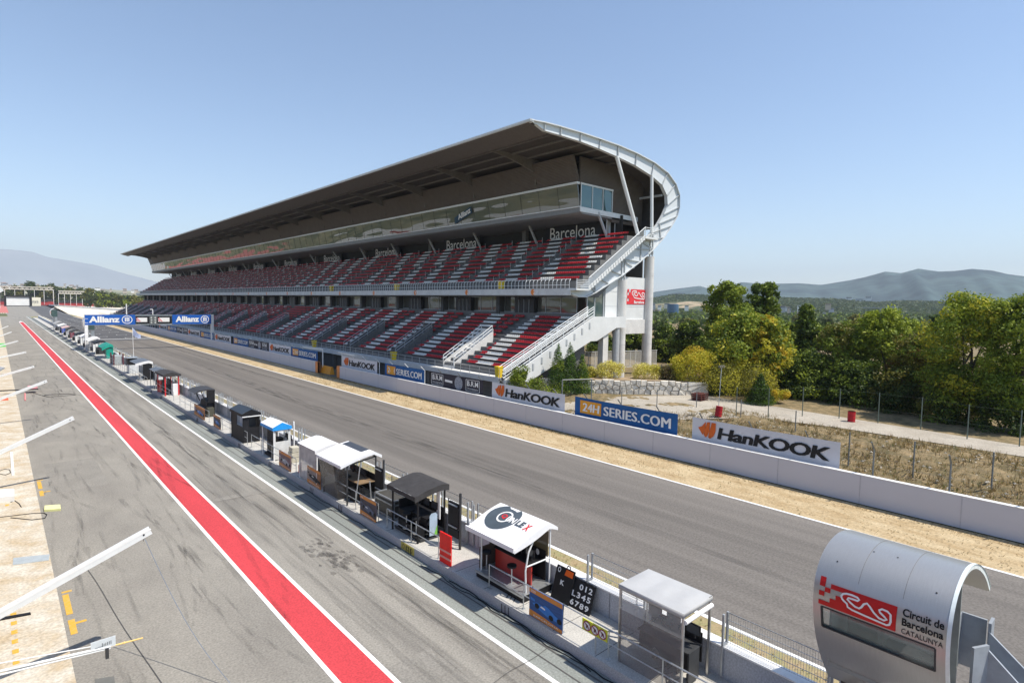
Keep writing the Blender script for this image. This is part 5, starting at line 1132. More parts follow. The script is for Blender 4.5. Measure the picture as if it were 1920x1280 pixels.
# ================================================================ vegetation
LM={'green':leafmat('leaf_green',(.05,.09,.01),(.27,.34,.04)),'dark':leafmat('leaf_dark',(.015,.034,.008),(.09,.14,.028)),'bright':leafmat('leaf_bright',(.1,.16,.012),(.42,.47,.05)),
 'yellow':leafmat('leaf_yellow',(.27,.27,.015),(.68,.6,.06)),'gold':leafmat('leaf_gold',(.35,.27,.02),(.72,.5,.04)),'olive':leafmat('leaf_olive',(.08,.085,.015),(.25,.23,.04)),'rust':leafmat('leaf_rust',(.09,.04,.012),(.2,.12,.02)),
 'pale':leafmat('leaf_pale_yellow',(.5,.46,.1),(.85,.76,.25)),'cypress':leafmat('leaf_cypress',(.03,.07,.01),(.12,.21,.02)),'brown':leafmat('leaf_brown',(.06,.04,.02),(.16,.11,.05)),'far':leafmat('leaf_far_green',(.035,.055,.015),(.12,.15,.04))}
bark=mat('bark',(.1,.08,.06),.9,var=.3,scale=4)
def leafcloud(C,R_,n,size,mats,mix,flat=.5,shell=.45,droop=0):
    """C (k,3) clump centres, R_ (k,3) radii; returns V,F,mi of leaf quads"""
    k=len(C); w=np.prod(R_,axis=1)**(2/3); idx=rng.choice(k,n,p=w/w.sum())
    d=rng.normal(size=(n,3)); d/=np.linalg.norm(d,axis=1,keepdims=True); r=shell+(1-shell)*rng.random(n)**.6
    r*=1+.18*rng.normal(size=n)*.6
    P=C[idx]+R_[idx]*d*r[:,None]
    nn=d*.8+rng.normal(size=(n,3))*.75; nn[:,2]+=.35; nn/=np.linalg.norm(nn,axis=1,keepdims=True)
    a=np.cross(nn,rng.normal(size=(n,3))); a/=np.linalg.norm(a,axis=1,keepdims=True); b=np.cross(nn,a)
    s=size*(.6+.8*rng.random(n))[:,None]
    V=np.stack([P-a*s*.5,P+b*s*flat*.5+nn*s*.08,P+a*s*.55,P-b*s*flat*.5+nn*s*.08],1).reshape(-1,3); F=np.arange(n*4).reshape(n,4)
    cm=rng.choice(len(mats),k,p=mix); mi=cm[idx]; sw=rng.random(n)<.2; mi[sw]=rng.choice(len(mats),sw.sum(),p=mix)
    return V,F,mi
def clumps(k,rx,ry,z0,z1,shape,cr):
    C=[];R_=[]
    if shape=='solidcone':
        for i in range(14):
            t=i/14; q=rx*(1-t)**.85+.05; C.append((0,0,z0+(z1+cr-z0)*t)); R_.append((q,q,(z1-z0)/9))
        return np.array(C),np.array(R_)
    if shape=='bush':
        C.append((0,0,(z0+z1)*.45)); R_.append((rx*.85,rx*.85,(z1-z0)*.5))
        for i in range(k):
            a=rng.random()*6.283; e=math.asin(rng.uniform(-.55,1)); q=.85; C.append((rx*q*math.cos(a)*math.cos(e),rx*q*math.sin(a)*math.cos(e),(z0+z1)*.45+(z1-z0)*.5*q*math.sin(e))); s_=rx*.3*(.6+.7*rng.random()); R_.append((s_,s_,s_))
        return np.array(C),np.array(R_)
    while len(C)<k:
        t=rng.random(); z=z0+(z1-z0)*t; prof={'round':math.sqrt(max(.02,1-(2*t-1)**2)),'egg':math.sqrt(max(.02,math.sin(math.pi*min(1,t*.8+.12)))),'cone':(1-t)**.8*.95+.04,'tall':(.5+.5*math.sin(math.pi*(t*.85+.1)))*.9,'dome':math.sqrt(max(.02,1-t*t))}[shape]
        a=rng.random()*6.283; q=rng.random()**.5*.82; C.append((rx*prof*q*math.cos(a),ry*prof*q*math.sin(a),z)); s_=cr*(.65+.7*rng.random()); R_.append((s_,s_,s_*.8))
    return np.array(C),np.array(R_)
def tree(name,lab,cat,x,y,z,h,r,shape,kinds,mix,n,size,crown0=.18,k=26,cr=None,group=None,trunk=True,limbs=5):
    r*=1.08 if trunk else 1.15; t=thing(name,lab,cat,(x,y,z),group); base=np.array([x,y,z]); cr=cr or r*(.19 if trunk else .3); k=int(k*(3.6 if trunk else 1.8)); n=int(n*(1.45 if trunk else 1.5)); size*=(.92 if trunk else 1)
    C,R_=clumps(k,r-cr*.4,r-cr*.4,h*crown0+cr*.5,h-cr*.6,shape,cr)
    V,F,mi=leafcloud(C+base,R_,n,size,kinds,mix); rawmesh('crown' if trunk else 'foliage',V,F,[LM[q] for q in kinds],mi,parent=t)
    if trunk:
        m=MB(); tr=max(.06,h*.018); top=h*.72; P=[(x,y,z-.3)]; 
        for i in range(1,6): P.append((x+rng.normal()*tr*1.5,y+rng.normal()*tr*1.5,z+top*i/5))
        for i in range(5): m.tube(P[i],P[i+1],tr*(1-i*.16),8,0,tr*(1-(i+1)*.16))
        for i in range(limbs):
            q=P[2+i%3]; c=C[rng.integers(len(C))]+base; c=(np.array(q)+ (c-np.array(q))*.85); m.tube(q,tuple(c),tr*.42,6,0,tr*.12)
        m.build('trunk',bark,t)
    return t
def T(u,vt,D,wpx,zb=1.2):   # position, height and radius from direction, distance and apparent width
    p=ond(u,vt,D); ang=math.hypot(*[a for a in (ray(u,vt)[:2])]) ; rr=wpx/2*D/ (CAMF*math.sqrt(1+((u-CU)/CAMF)**2)) ; return p[0],p[1],zb,p[2]-zb,rr
trees=[
 ('poplar_tree','tall rounded poplar left one of the pair above the yellow tinted tree','tree',T(1366,526,96,104,-1),'egg',('green','bright'),(.6,.4),9000,.55,.15,34),
 ('poplar_tree','tall rounded poplar right one of the pair above the yellow tinted tree','tree',T(1434,531,98,92,-1),'egg',('green','dark'),(.65,.35),8000,.55,.15,30),
 ('broadleaf_tree','broad green tree turning yellow, standing behind the yellow bushes','tree',T(1405,583,80,190,0),'round',('green','bright','yellow'),(.42,.38,.2),19000,.42,.05,60),
 ('broadleaf_tree','golden topped tree right beside the broad yellowing tree','tree',T(1440,592,78,105,0),'round',('yellow','gold','green'),(.4,.3,.3),7000,.42,.1,30),
 ('conifer_tree','dark pointed conifer between the yellowing tree and the slender pale tree','tree',T(1515,568,86,95,-1),'cone',('dark','green'),(.65,.35),9000,.42,.05,40),
 ('slender_tree','thin olive green tree right of the dark conifer','tree',T(1580,604,80,115,0),'tall',('green','olive'),(.6,.4),7500,.38,.05,36),
 ('broadleaf_tree','vivid light green tree in the middle of the row at right','tree',T(1655,578,79,130,0),'tall',('bright','green'),(.65,.35),9500,.38,.05,36),
 ('broadleaf_tree','reddish brown and green tree behind the red barrel','tree',T(1722,620,76,125,0),'round',('olive','rust','green'),(.45,.15,.4),9000,.34,.05,40),
 ('broadleaf_tree','very large leafy tree with dark trunks at the right edge','tree',T(1825,549,71,185,.6),'egg',('green','bright','yellow'),(.45,.4,.15),17000,.32,.12,56),
 ('broadleaf_tree','tall leafy tree cut by the right edge of the picture','tree',T(1925,544,69,150,.6),'egg',('green','bright'),(.55,.45),13000,.32,.15,46),
 ('pine_tree','dark pine just left of the yellowing tree','tree',T(1300,600,100,90,-1),'round',('dark','green'),(.7,.3),7000,.5,.05,30),
 ('pine_tree','dark green pine seen right of the tall grandstand column','tree',T(1250,606,112,90,-1),'round',('dark','green'),(.6,.4),6500,.55,.05,30),
 ('pine_tree','dark pine seen between the grandstand columns','tree',T(1190,622,115,90,-1),'round',('dark','green'),(.6,.4),5500,.55,.05,28),
 ('pine_tree','dark pine seen behind the left grandstand column','tree',T(1135,628,120,80,-1),'round',('dark','green'),(.6,.4),4000,.6,.05,24),
 ('understory_tree','low dark tree below the slender tree, by the far fence','tree',T(1520,660,78,120,.6),'dome',('dark','green','bright'),(.5,.35,.15),6500,.32,.02,34),
 ('understory_tree','low leafy tree below the vivid green tree','tree',T(1600,672,76,125,.8),'dome',('green','dark'),(.5,.5),6500,.32,.02,34),
 ('understory_tree','low dark mass of leaves beside the upright red barrel','tree',T(1690,684,74,125,.8),'dome',('dark','olive'),(.6,.4),6500,.3,.02,34),
 ('understory_tree','feathery olive bush under the large right hand tree','tree',T(1790,712,71,135,.8),'dome',('olive','dark','green'),(.5,.3,.2),7500,.26,.02,34),
 ('understory_tree','dark bush at the right edge behind the wire fence','tree',T(1890,715,68.5,130,.8),'dome',('dark','green'),(.7,.3),6500,.26,.02,30),
 ('understory_tree','dark leafy tree filling the gap left of the vivid green tree','tree',T(1470,672,80,125,.8),'dome',('dark','green'),(.6,.4),6000,.34,.02,32),
]
for nm,lab,cat,(x,y,z,h,r),shp,kinds,mix,n,size,c0,k in trees:
    tree(nm,lab,cat,x,y,z,h,r,shp,kinds,mix,n,size,c0,k,group=None)
trees2=[(1478,600,112,80,('green','dark')),(1548,606,118,90,('dark','green')),(1612,600,110,80,('green','olive')),(1700,598,112,90,('green','bright')),(1760,590,100,90,('green','dark')),(1345,610,105,80,('dark','green'))]
for q_,(u_,v_,D__,w_,k_) in enumerate(trees2):
    x,y,z,h,r=T(u_,v_,D__,w_,-1)
    tree('background_tree','green tree in the second row, seen between the nearer trees','tree',x,y,z,h,r,'tall',k_,(.6,.4),6500,.5,.05,26,group='second row of trees at right')
shr=[
 ('yellow_shrub','large rounded yellow shrub standing right of the stone wall','shrub',T(1303,640,75.5,80,1.2),'bush',('yellow','gold'),(.8,.2),7500,.2,.0,34),
 ('yellow_shrub','wide golden green shrub behind the thin lamp pole','shrub',T(1390,675,73.5,126,1.2),'bush',('yellow','olive'),(.5,.5),8500,.19,.0,40),
 ('yellow_shrub','small orange yellow shrub right of the dark cone conifer','shrub',T(1456,722,71.5,44,1.2),'bush',('gold','yellow'),(.6,.4),2500,.18,.0,16),
 ('cone_conifer','dark cone shaped conifer between the yellow and golden shrubs','shrub',T(1340,676,74.5,38,1.2),'solidcone',('dark',),(1,),3000,.2,.0,20),
 ('cone_conifer','dark cone shaped conifer in front of the golden green shrub','shrub',T(1427,704,69.5,54,1.2),'solidcone',('cypress','dark'),(.6,.4),4500,.18,.0,26),
 ('cypress_shrub','bright green pointed cypress, leftmost of the three before the stairs','shrub',T(1047,647,70,50,1.2),'solidcone',('cypress','bright'),(.85,.15),4500,.17,.0,30),
 ('cypress_shrub','bright green pointed cypress, middle and tallest of the three','shrub',T(1070,646,70.5,52,1.2),'solidcone',('cypress','bright'),(.85,.15),4500,.17,.0,30),
 ('cypress_shrub','bright green pointed cypress, rightmost and smallest of the three','shrub',T(1092,667,70.5,46,1.2),'solidcone',('cypress','bright'),(.85,.15),3500,.17,.0,26),
 ('pale_shrub','pale yellow shrub on the terrace between the two columns, left one','shrub',T(1147,673,74,52,2.3),'bush',('pale','yellow'),(.8,.2),2600,.18,.0,16),
 ('pale_shrub','pale yellow shrub on the terrace at the foot of the tall column','shrub',T(1213,675,75,52,2.3),'bush',('pale','yellow'),(.8,.2),2600,.18,.0,16),
 ('pale_shrub','small pale yellow shrub behind the cypresses','shrub',T(1110,684,74,26,2.3),'bush',('pale','yellow'),(.8,.2),1200,.18,.0,10),
 ('brown_shrub','low brown shrub on the terrace right of the tall column','shrub',T(1253,688,75,50,2.2),'dome',('brown','olive'),(.7,.3),2200,.18,.0,16),
 ('ivy_bush','leafy green bush climbing over the foot of the lower stairs','bush',T(978,684,66,54,.3),'dome',('green','bright'),(.6,.4),4500,.22,.0,24),
 ('ivy_bush','low spreading leafy bush behind the second white banner','bush',T(1008,706,64,74,.5),'dome',('green','bright','brown'),(.5,.3,.2),3500,.2,.0,24),
]
for nm,lab,cat,(x,y,z,h,r),shp,kinds,mix,n,size,c0,k in shr:
    tree(nm,lab,cat,x,y,z,max(h,.8),r,shp,kinds,mix,n,size,c0,k,trunk=False)
# dry grass tufts on the bank and weeds at the wall: ground cover, one object
n=9000; x=rng.uniform(39.8,57.5,n); y=rng.uniform(-8,46,n); keep=(rng.random(n)<.9)&~((x>55-.0*(y))&(y<24)&(x>56.3))&~((x>43+(45-y)*.0)&(y>30)&(x>43.5+ (46-y)*.6)); x,y=x[keep],y[keep]
x2=rng.uniform(39.75,41.5,2500); y2=rng.uniform(-8,46,2500); gx=np.r_[x,x2]; gy=np.r_[y,y2]; gz=ht(gx,gy)+.05
b5=6; N_=len(gx); ang=rng.random((N_,b5))*6.283; hh=(.12+.4*rng.random((N_,b5))**2.2); rr=.22*rng.random((N_,b5)); wd=.018+.02*rng.random((N_,b5))
bx=gx[:,None]+rr*np.cos(ang); by=gy[:,None]+rr*np.sin(ang); bz=np.repeat(gz[:,None],b5,1)-.05; tx=bx+hh*.5*np.cos(ang+.5); ty=by+hh*.5*np.sin(ang+.5); px_,py_=-np.sin(ang)*wd,np.cos(ang)*wd
V=np.stack([np.stack([bx-px_,by-py_,bz],-1),np.stack([bx+px_,by+py_,bz],-1),np.stack([tx,ty,bz+hh],-1)],2).reshape(-1,3); F=np.arange(len(V)).reshape(-1,3)
LM['straw']=leafmat('straw_blades',(.15,.105,.045),(.44,.32,.15)); LM['weed']=leafmat('weed_blades',(.05,.07,.015),(.2,.2,.06))
mi=((np.repeat(np.arange(N_)>=len(x),b5))|(rng.random(N_*b5)<.18)).astype(int)
o=rawmesh('bank_grass',V,F,[LM['straw'],LM['weed']],mi); o['kind']='stuff'
# grass on the strip beside the pit wall
n=5200; gx=rng.uniform(17.1,19.9,n); gy=rng.uniform(2,70,n)**1.0; hh=.05+.08*rng.random(n); a=rng.random(n)*6.283; w=.02+.02*rng.random(n)
V=np.stack([np.stack([gx-w,gy,0*gx+.01],-1),np.stack([gx+w,gy+.01,0*gx+.01],-1),np.stack([gx+.06*np.cos(a),gy+.06*np.sin(a),hh],-1)],1).reshape(-1,3)
o=rawmesh('strip_grass_blades',V,np.arange(len(V)).reshape(-1,3),[LM['straw'],LM['weed']],(rng.random(n)<.45).astype(int)); o['kind']='stuff'
n=7000; gx=np.r_[rng.uniform(38.3,39.2,3500),rng.uniform(34.5,39.2,3500)]; gy=rng.uniform(-4,90,n); hh=.05+.12*rng.random(n); a=rng.random(n)*6.283; w=.02+.03*rng.random(n)
V=np.stack([np.stack([gx-w,gy,0*gx+.01],-1),np.stack([gx+w,gy+.02,0*gx+.01],-1),np.stack([gx+.1*np.cos(a),gy+.1*np.sin(a),hh],-1)],1).reshape(-1,3)
o=rawmesh('verge_grass',V,np.arange(len(V)).reshape(-1,3),[LM['straw'],LM['weed']],(rng.random(n)<.25).astype(int)); o['kind']='stuff'
# stones and clods on the bank
m=MB()
for _ in range(900):
    xx,yy=rng.uniform(41.5,56.5),rng.uniform(-8,34); s_=rng.uniform(.04,.14); zc=float(ht(xx,yy))+.06
    q=[(xx+s_*rng.uniform(.6,1.3)*math.cos(a),yy+s_*rng.uniform(.6,1.3)*math.sin(a),zc) for a in (0,1.6,3.1,4.7)]; tp=(xx,yy,zc+s_*.8)
    for i in range(4): m.poly([q[i],q[(i+1)%4],tp])
o=m.build('bank_stones',mat('pale_stone',(.42,.38,.31),.9,island=.35)); o['kind']='stuff'
# ---------------- dry stone retaining wall and terrace
A=np.array(onz(1012,735,1.2)[:2]); Bp=np.array(onz(1292,741,1.2)[:2]); Ls=np.linalg.norm(Bp-A); dv=(Bp-A)/Ls; nv=np.array([dv[1],-dv[0]]); nv=nv if nv[1]<0 else -nv
SW=thing('stone_wall','low retaining wall of big pale irregular stones beside the lot','wall',(A[0],A[1],1.2)); Hs=1.75
pts=[];
for j in range(3):
    s_=0
    while s_<Ls+.5: pts.append((s_+rng.uniform(-.15,.15),(j+.5)*Hs/3+rng.uniform(-.14,.14))); s_+=rng.uniform(.55,1.0)
pts=np.array(pts)
def clip(poly,p,q):
    mid=(p+q)/2; n_=q-p; out=[]
    for i in range(len(poly)):
        a,b=poly[i],poly[(i+1)%len(poly)]; da,db=(a-mid)@n_,(b-mid)@n_
        if da<=0: out.append(a)
        if da*db<0: out.append(a+(b-a)*da/(da-db))
    return out
m=MB()
for i,p in enumerate(pts):
    top=Hs+.12*math.sin(p[0]*1.7); poly=[np.array(q,float) for q in ((p[0]-2,0),(p[0]+2,0),(p[0]+2,top),(p[0]-2,top))]
    for j,q in enumerate(pts):
        if i!=j and abs(q[0]-p[0])<2.5 and poly: poly=clip(poly,p,q)
    if len(poly)<3: continue
    c=sum(poly)/len(poly); dep=rng.uniform(.12,.32); outer=[c+(q-c)*.97 for q in poly]; inner=[c+(q-c)*.84 for q in poly]
    W3=lambda s2,d:(A[0]+dv[0]*s2[0]+nv[0]*d,A[1]+dv[1]*s2[0]+nv[1]*d,1.15+s2[1])
    o3=[W3(q,0) for q in outer]; i3=[W3(q,dep+rng.uniform(-.04,.04)) for q in inner]
    for k in range(len(o3)): m.poly([o3[k],o3[(k+1)%len(o3)],i3[(k+1)%len(o3)],i3[k]])
    m.poly(i3)
m.build('stones',mat('pale_limestone',(.7,.65,.56),.85,var=.18,scale=2.5,bump=.6,island=.18,dscale=12),SW)
m=MB(); q0=W3((0,0),-.02); q1=W3((Ls,0),-.02); m.poly([q0,q1,(q1[0],q1[1],1.15+Hs),(q0[0],q0[1],1.15+Hs)]); m.build('mortar_gap',mat('gap_dark',(.16,.13,.1),.9),SW)
b=MB(); zt_=1.15+Hs-.03; e0=A-nv*.0; e1=Bp
b.poly([(A[0],A[1],zt_),(Bp[0],Bp[1],zt_),(Bp[0]+14,Bp[1]+2,zt_-.5),(86,49.5,zt_-1.0),(60,49.6,zt_-1.1),(A[0]-1,49.3,zt_-1.2)]); struct('terrace_ground',b,mat('terrace_earth',(.4,.3,.2),.95,col2=(.25,.19,.12),scale=1.2,dscale=6))
# fences behind the terrace and along the trees
t=thing('mesh_fence','tall white framed mesh fence standing under the end of the grandstand','fence',(62,60,1.5))
m=MB(); yq=58.5; xs_=np.arange(63,88,1.55)
for i,x in enumerate(xs_): m.box(x,x+.07,yq,yq+.07,1.4,4.9-.03*(x-63))
m.bar((63,yq,4.85),(88,yq,4.15),.07); m.bar((63,yq,1.6),(88,yq,1.6),.07); m.build('frame',wsteel,t)
m=MB(); m.poly([(63,yq+.04,1.5),(88,yq+.04,1.5),(88,yq+.04,4.15),(63,yq+.04,4.85)]); m.build('mesh',mat('fence_mesh',(.5,.48,.45),.7,alpha=.5),t)
t=thing('mesh_fence','dark framed mesh fence running right from the tall column to the yellow shrub','fence',(76,50,1.5))
a=np.array(onz(1238,730,1.2)); b_=np.array(onz(1330,735,1.2)); m=MB(); m2=MB()
for i in range(8):
    q=a+(b_-a)*i/7; m.box(q[0]-.04,q[0]+.04,q[1]-.04,q[1]+.04,1.2,4.5)
m.bar((a[0],a[1],4.5),(b_[0],b_[1],4.5),.06); m.build('frame',psteel,t); m2.poly([(a[0],a[1],1.3),(b_[0],b_[1],1.3),(b_[0],b_[1],4.4),(a[0],a[1],4.4)]); m2.build('mesh',mat('dark_mesh',(.2,.2,.2),.7,alpha=.45),t)
t=thing('wire_fence','line of thin grey green posts with wire in front of the trees','fence',(64,20,1.2)); gp=mat('green_grey_post',(.11,.14,.12),.6)
for u,v in ((1380,781),(1440,784),(1504,781),(1573,785),(1646,794),(1726,806),(1813,824),(1911,838)):
    q=onz(u,v,1.2); h_=3.0; m=MB(); m.tube((q[0],q[1],1.1),(q[0],q[1],1.2+h_),.045,6); m.build('post',gp,t)
m=MB(); P_=[onz(u,v,1.2) for u,v in ((1380,781),(1440,784),(1504,781),(1573,785),(1646,794),(1726,806),(1813,824),(1911,838))]
for z in (1.4,2.9): m.path([(q[0],q[1],1.2+z) for q in P_],.004,4)
m.build('wire',gp,t)
t=thing('wire_fence','nearer line of straight grey posts on the dry bank behind the trackside wall','fence',(43.5,10,.2))
for u,v in ((1165,770),(1231,776),(1305,780),(1388,800),(1490,826),(1590,878),(1711,899),(1858,924)):
    q=onz(u,v,.3); m=MB(); m.tube((q[0],q[1],0),(q[0],q[1],3.0),.05,6); m.build('post',psteel,t)
m=MB(); P_=[onz(u,v,.3) for u,v in ((1165,770),(1231,776),(1305,780),(1388,800),(1490,826),(1590,878),(1711,899),(1858,924))]
for z in (.9,1.6,2.3,2.9): m.path([(q[0],q[1],z) for q in P_],.004,4)
m.build('wire',gp,t)
t=thing('gate_frame','grey metal gate frame between the white and blue banners','gate',(44,38,0)); m=MB()
a=np.array(onz(1053,778,.2)); b_=np.array(onz(1108,772,.4))
for q in (a,b_): m.tube((q[0],q[1],0),(q[0],q[1],4.0),.07,6)
m.tube((a[0],a[1],4.0),(b_[0],b_[1],4.0),.06,6); m.build('frame',psteel,t)
# barrels, lamp pole, pallet
def barrel(u,v,lab,tilt=0):
    q=onz(u,v,1.27); t=thing('barrel',lab,'barrel',(q[0],q[1],1.25),'red oil barrels beside the service road')
    m=MB(); d=np.array([tilt*.5,-tilt*.3,1.0]); d/=np.linalg.norm(d); b0=np.array([q[0],q[1],1.27]); m.tube(b0,b0+d*1.0,.33,20)
    m.build('body',mat('barrel_red',(.42,.012,.02),.5,var=.2,scale=4),t); m=MB()
    for s_ in (.02,.33,.66,.98): m.tube(b0+d*(s_-.02),b0+d*(s_+.02),.345,20)
    m.build('rim',mat('barrel_rim',(.3,.012,.02),.5),t); return b0
b0=barrel(1346,780,'red barrel holding a thin lamp pole, tilted',.25); barrel(1596,790,'upright red barrel by the trees')
t=thing('lamp_pole','thin grey lamp pole with a small lamp cluster stuck in the tilted barrel','lamp pole',tuple(b0)); m=MB(); tp=b0+np.array([.35,0,4.9]); m.tube(b0,tp,.035,6); m.build('pole',steel,t)
m=MB(); 
for dx in (-.35,0,.35): m.box(tp[0]+dx-.13,tp[0]+dx+.13,tp[1]-.1,tp[1]+.1,tp[2]-.1,tp[2]+.12)
m.build('lamp',mat('lamp_olive',(.16,.15,.11),.6),t)
q=onz(1312,750,1.25); t=thing('pallet','dark red stack of pallets at the foot of the large yellow shrub','pallet',(q[0],q[1],1.25)); m=MB()
for z in (0,.22,.44,.66):
    for i in range(5): m.box(q[0]-.8,q[0]+.8,q[1]-.6+i*.28,q[1]-.45+i*.28,1.25+z+.12,1.25+z+.15)
    for dx in (-.8,-.07,.66): m.box(q[0]+dx,q[0]+dx+.14,q[1]-.6,q[1]+.67,1.25+z,1.25+z+.12)
m.build('slats',mat('maroon_wood',(.1,.03,.025),.8,var=.3),t)
m=MB(); P_=[onz(1478,738,1.2),onz(1530,741,1.2),onz(1600,752,1.2)]; 
t=thing('guard_rail','pale metal guard rail glimpsed behind the low trees','rail',P_[0])
for a,b_ in zip(P_,P_[1:]): m.bar((a[0]+4,a[1]+3,1.9),(b_[0]+4,b_[1]+3,1.9),.1,.5)
m.build('rail',steel,t)
# ---------------- small things in the stand
def bin_(x,y,z,h,w,lab):
    t=thing('bin',lab,'bin',(x,y,z),'yellow bins of the grandstand'); m=MB(); m.hexa([(x-w*.4,y-w*.4,z),(x+w*.4,y-w*.4,z),(x+w*.4,y+w*.4,z),(x-w*.4,y+w*.4,z),(x-w*.5,y-w*.5,z+h),(x+w*.5,y-w*.5,z+h),(x+w*.5,y+w*.5,z+h),(x-w*.5,y+w*.5,z+h)]); m.build('body',yellow,t); m=MB(); m.box(x-w*.55,x+w*.55,y-w*.55,y+w*.55,z+h,z+h+.12); m.build('lid',yellow,t)
p=onx(940,538,56.3); bin_(56.3,p[1],14.15,1.15,.75,'yellow bin on the upper deck, the nearest to the end stair')
p=onx(744,540,56.3); bin_(56.3,p[1],14.15,1.15,.75,'yellow bin on the upper deck, second from the end stair')
p=onx(622,543,56.3); bin_(56.3,p[1],14.15,1.15,.75,'yellow bin on the upper deck, third from the end stair')
p=onx(935,700,43.9); bin_(43.9,p[1],3.3,1.2,.7,'pale yellow bin on the front walkway beside the ivy bush')
p=onx(738,665,44.2); bin_(44.2,p[1],3.3,1.1,.7,'yellow green bin on the front walkway in shade')
p=onx(589,640,44.2); bin_(44.2,p[1],3.3,1.1,.7,'small yellow green bin on the far front walkway')
# ================================================================ far landscape
def hills(name,prof,D,depth,mt,nz=.06,seed=1,n=160,rows=26,base=-2,front=1.0):
    """prof: [(u,v)] skyline seen from the pits; a real ridge of that height at distance D"""
    U=np.linspace(prof[0][0],prof[-1][0],n); Vv=np.interp(U,[p[0] for p in prof],[p[1] for p in prof])
    top=np.array([ond(u,v,D) for u,v in zip(U,Vv)]); dirn=top[:,:2]/D; r=np.random.default_rng(seed)
    ph=r.random(12)*6.28; V=[]
    for j in range(rows):
        t=j/(rows-1); rad=D-depth*front*(1-t) if t<1 else D
        tt=t**1.15; z=base+(top[:,2]-base)*(tt)
        rr=rad; az=U/90.
        bump=sum(np.sin(az*(1.3+q*1.7)+ph[q]+t*(3+q))*1/(1+q*.6) for q in range(8))*nz*(top[:,2]-base)*(t*(1-t))*2.2
        V.append(np.stack([dirn[:,0]*rr,dirn[:,1]*rr,z+bump],1))
    for j in range(1,7):
        t=j/6; V.append(np.stack([dirn[:,0]*(D+depth*t),dirn[:,1]*(D+depth*t),base+(top[:,2]-base)*(1-t)**1.2],1))
    V=np.array(V); R2,n2=V.shape[:2]; I=np.arange(R2*n2).reshape(R2,n2); F=np.stack([I[:-1,:-1],I[:-1,1:],I[1:,1:],I[1:,:-1]],-1).reshape(-1,4)
    o=rawmesh(name,V.reshape(-1,3),F,[mt],smooth=True); o['kind']='structure'; return o
forest=mat('forest_hill',(.075,.095,.04),.95,col2=(.03,.045,.02),scale=.012,dscale=.06,bump=0)
mount=mat('wooded_hill_hazed',(.06,.1,.1),.95,col2=(.025,.05,.06),scale=.003,dscale=.012,contrast=(.4,.6))  # wooded hills, with the blue of distant haze put into their colour
mount2=mat('mountain_hazed',(.3,.32,.33),.95,col2=(.22,.25,.27),scale=.0008)  # slopes lightened and blued: haze painted into the colour
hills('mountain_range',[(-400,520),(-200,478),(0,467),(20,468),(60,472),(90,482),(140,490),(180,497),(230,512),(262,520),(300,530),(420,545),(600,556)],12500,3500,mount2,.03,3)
hills('hills',[(1000,575),(1180,556),(1222,548),(1270,541),(1312,536),(1340,544),(1390,529),(1430,532),(1500,531),(1540,534),(1590,526),(1620,520),(1660,509),(1690,512),(1722,503.5),(1760,509),(1790,508),(1822,504),(1860,507),(1890,514),(1930,519),(2000,530),(2200,560)],4300,1700,mount,.1,5,300,40)
hills('wooded_ridge',[(1150,580),(1240,557),(1260,554),(1300,553),(1340,556),(1480,560),(1560,562),(1620,566),(1640,569),(1690,566),(1760,567),(1840,575),(1920,580),(2100,590)],1900,700,forest,.08,8,200)
hills('pale_slope',[(1180,590),(1230,568),(1290,564),(1340,567),(1380,577),(1420,580),(1520,583),(1640,586),(1760,590),(1920,597)],1350,350,mat('dry_field',(.4,.31,.2),.95,col2=(.06,.08,.03),scale=.022,contrast=(.45,.58),dscale=.08),.1,9,120)
hills('city_rise',[(-300,548),(-100,534),(0,534),(60,535),(120,537),(180,541),(240,545),(300,549),(420,556)],2600,900,mat('dusty_far_ground',(.3,.29,.2),.95,col2=(.1,.12,.06),scale=.006,contrast=(.4,.6)),.05,11,80)
# far trees as individual crowns
def farcrown(u,vt,D,wpx,lab,kinds=('far','olive'),zb=0,n=700,name='distant_tree',grp='distant trees beyond the circuit'):
    x,y,z,h,r=T(u,vt,D,wpx,zb); t=thing(name,lab,'tree',(x,y,z),grp); C,R_=clumps(16,r*.8,r*.8,h*.15,h*.85,'dome',r*.34); mix=[1/len(kinds)]*len(kinds)
    V,F,mi=leafcloud(C+np.array([x,y,z]),R_,n,r*.24,kinds,mix); rawmesh('crown',V,F,[LM[q] for q in kinds],mi,parent=t)
    m=MB(); m.tube((x,y,z),(x,y,z+h*.5),r*.06,6); m.build('trunk',bark,t)
i=0
for u,vt,w,k in ((-12,534,34,'far'),(12,534,26,'far'),(32,533,26,'olive'),(57,527,30,'dark'),(78,532,26,'far'),(96,528,26,'olive'),(112,537,28,'dark'),(130,537,26,'far'),(150,537,28,'dark'),(168,540,28,'far'),(186,541,28,'bright'),(204,545,26,'bright'),(220,551,26,'far'),(236,552,24,'bright'),(252,553,24,'far'),(268,556,26,'olive')):
    farcrown(u,vt,1000 if u<160 else 800,w*1.45,'distant rounded tree in the belt behind the far stands',(k,'far') if k!='far' else ('far','olive'),n=1000)
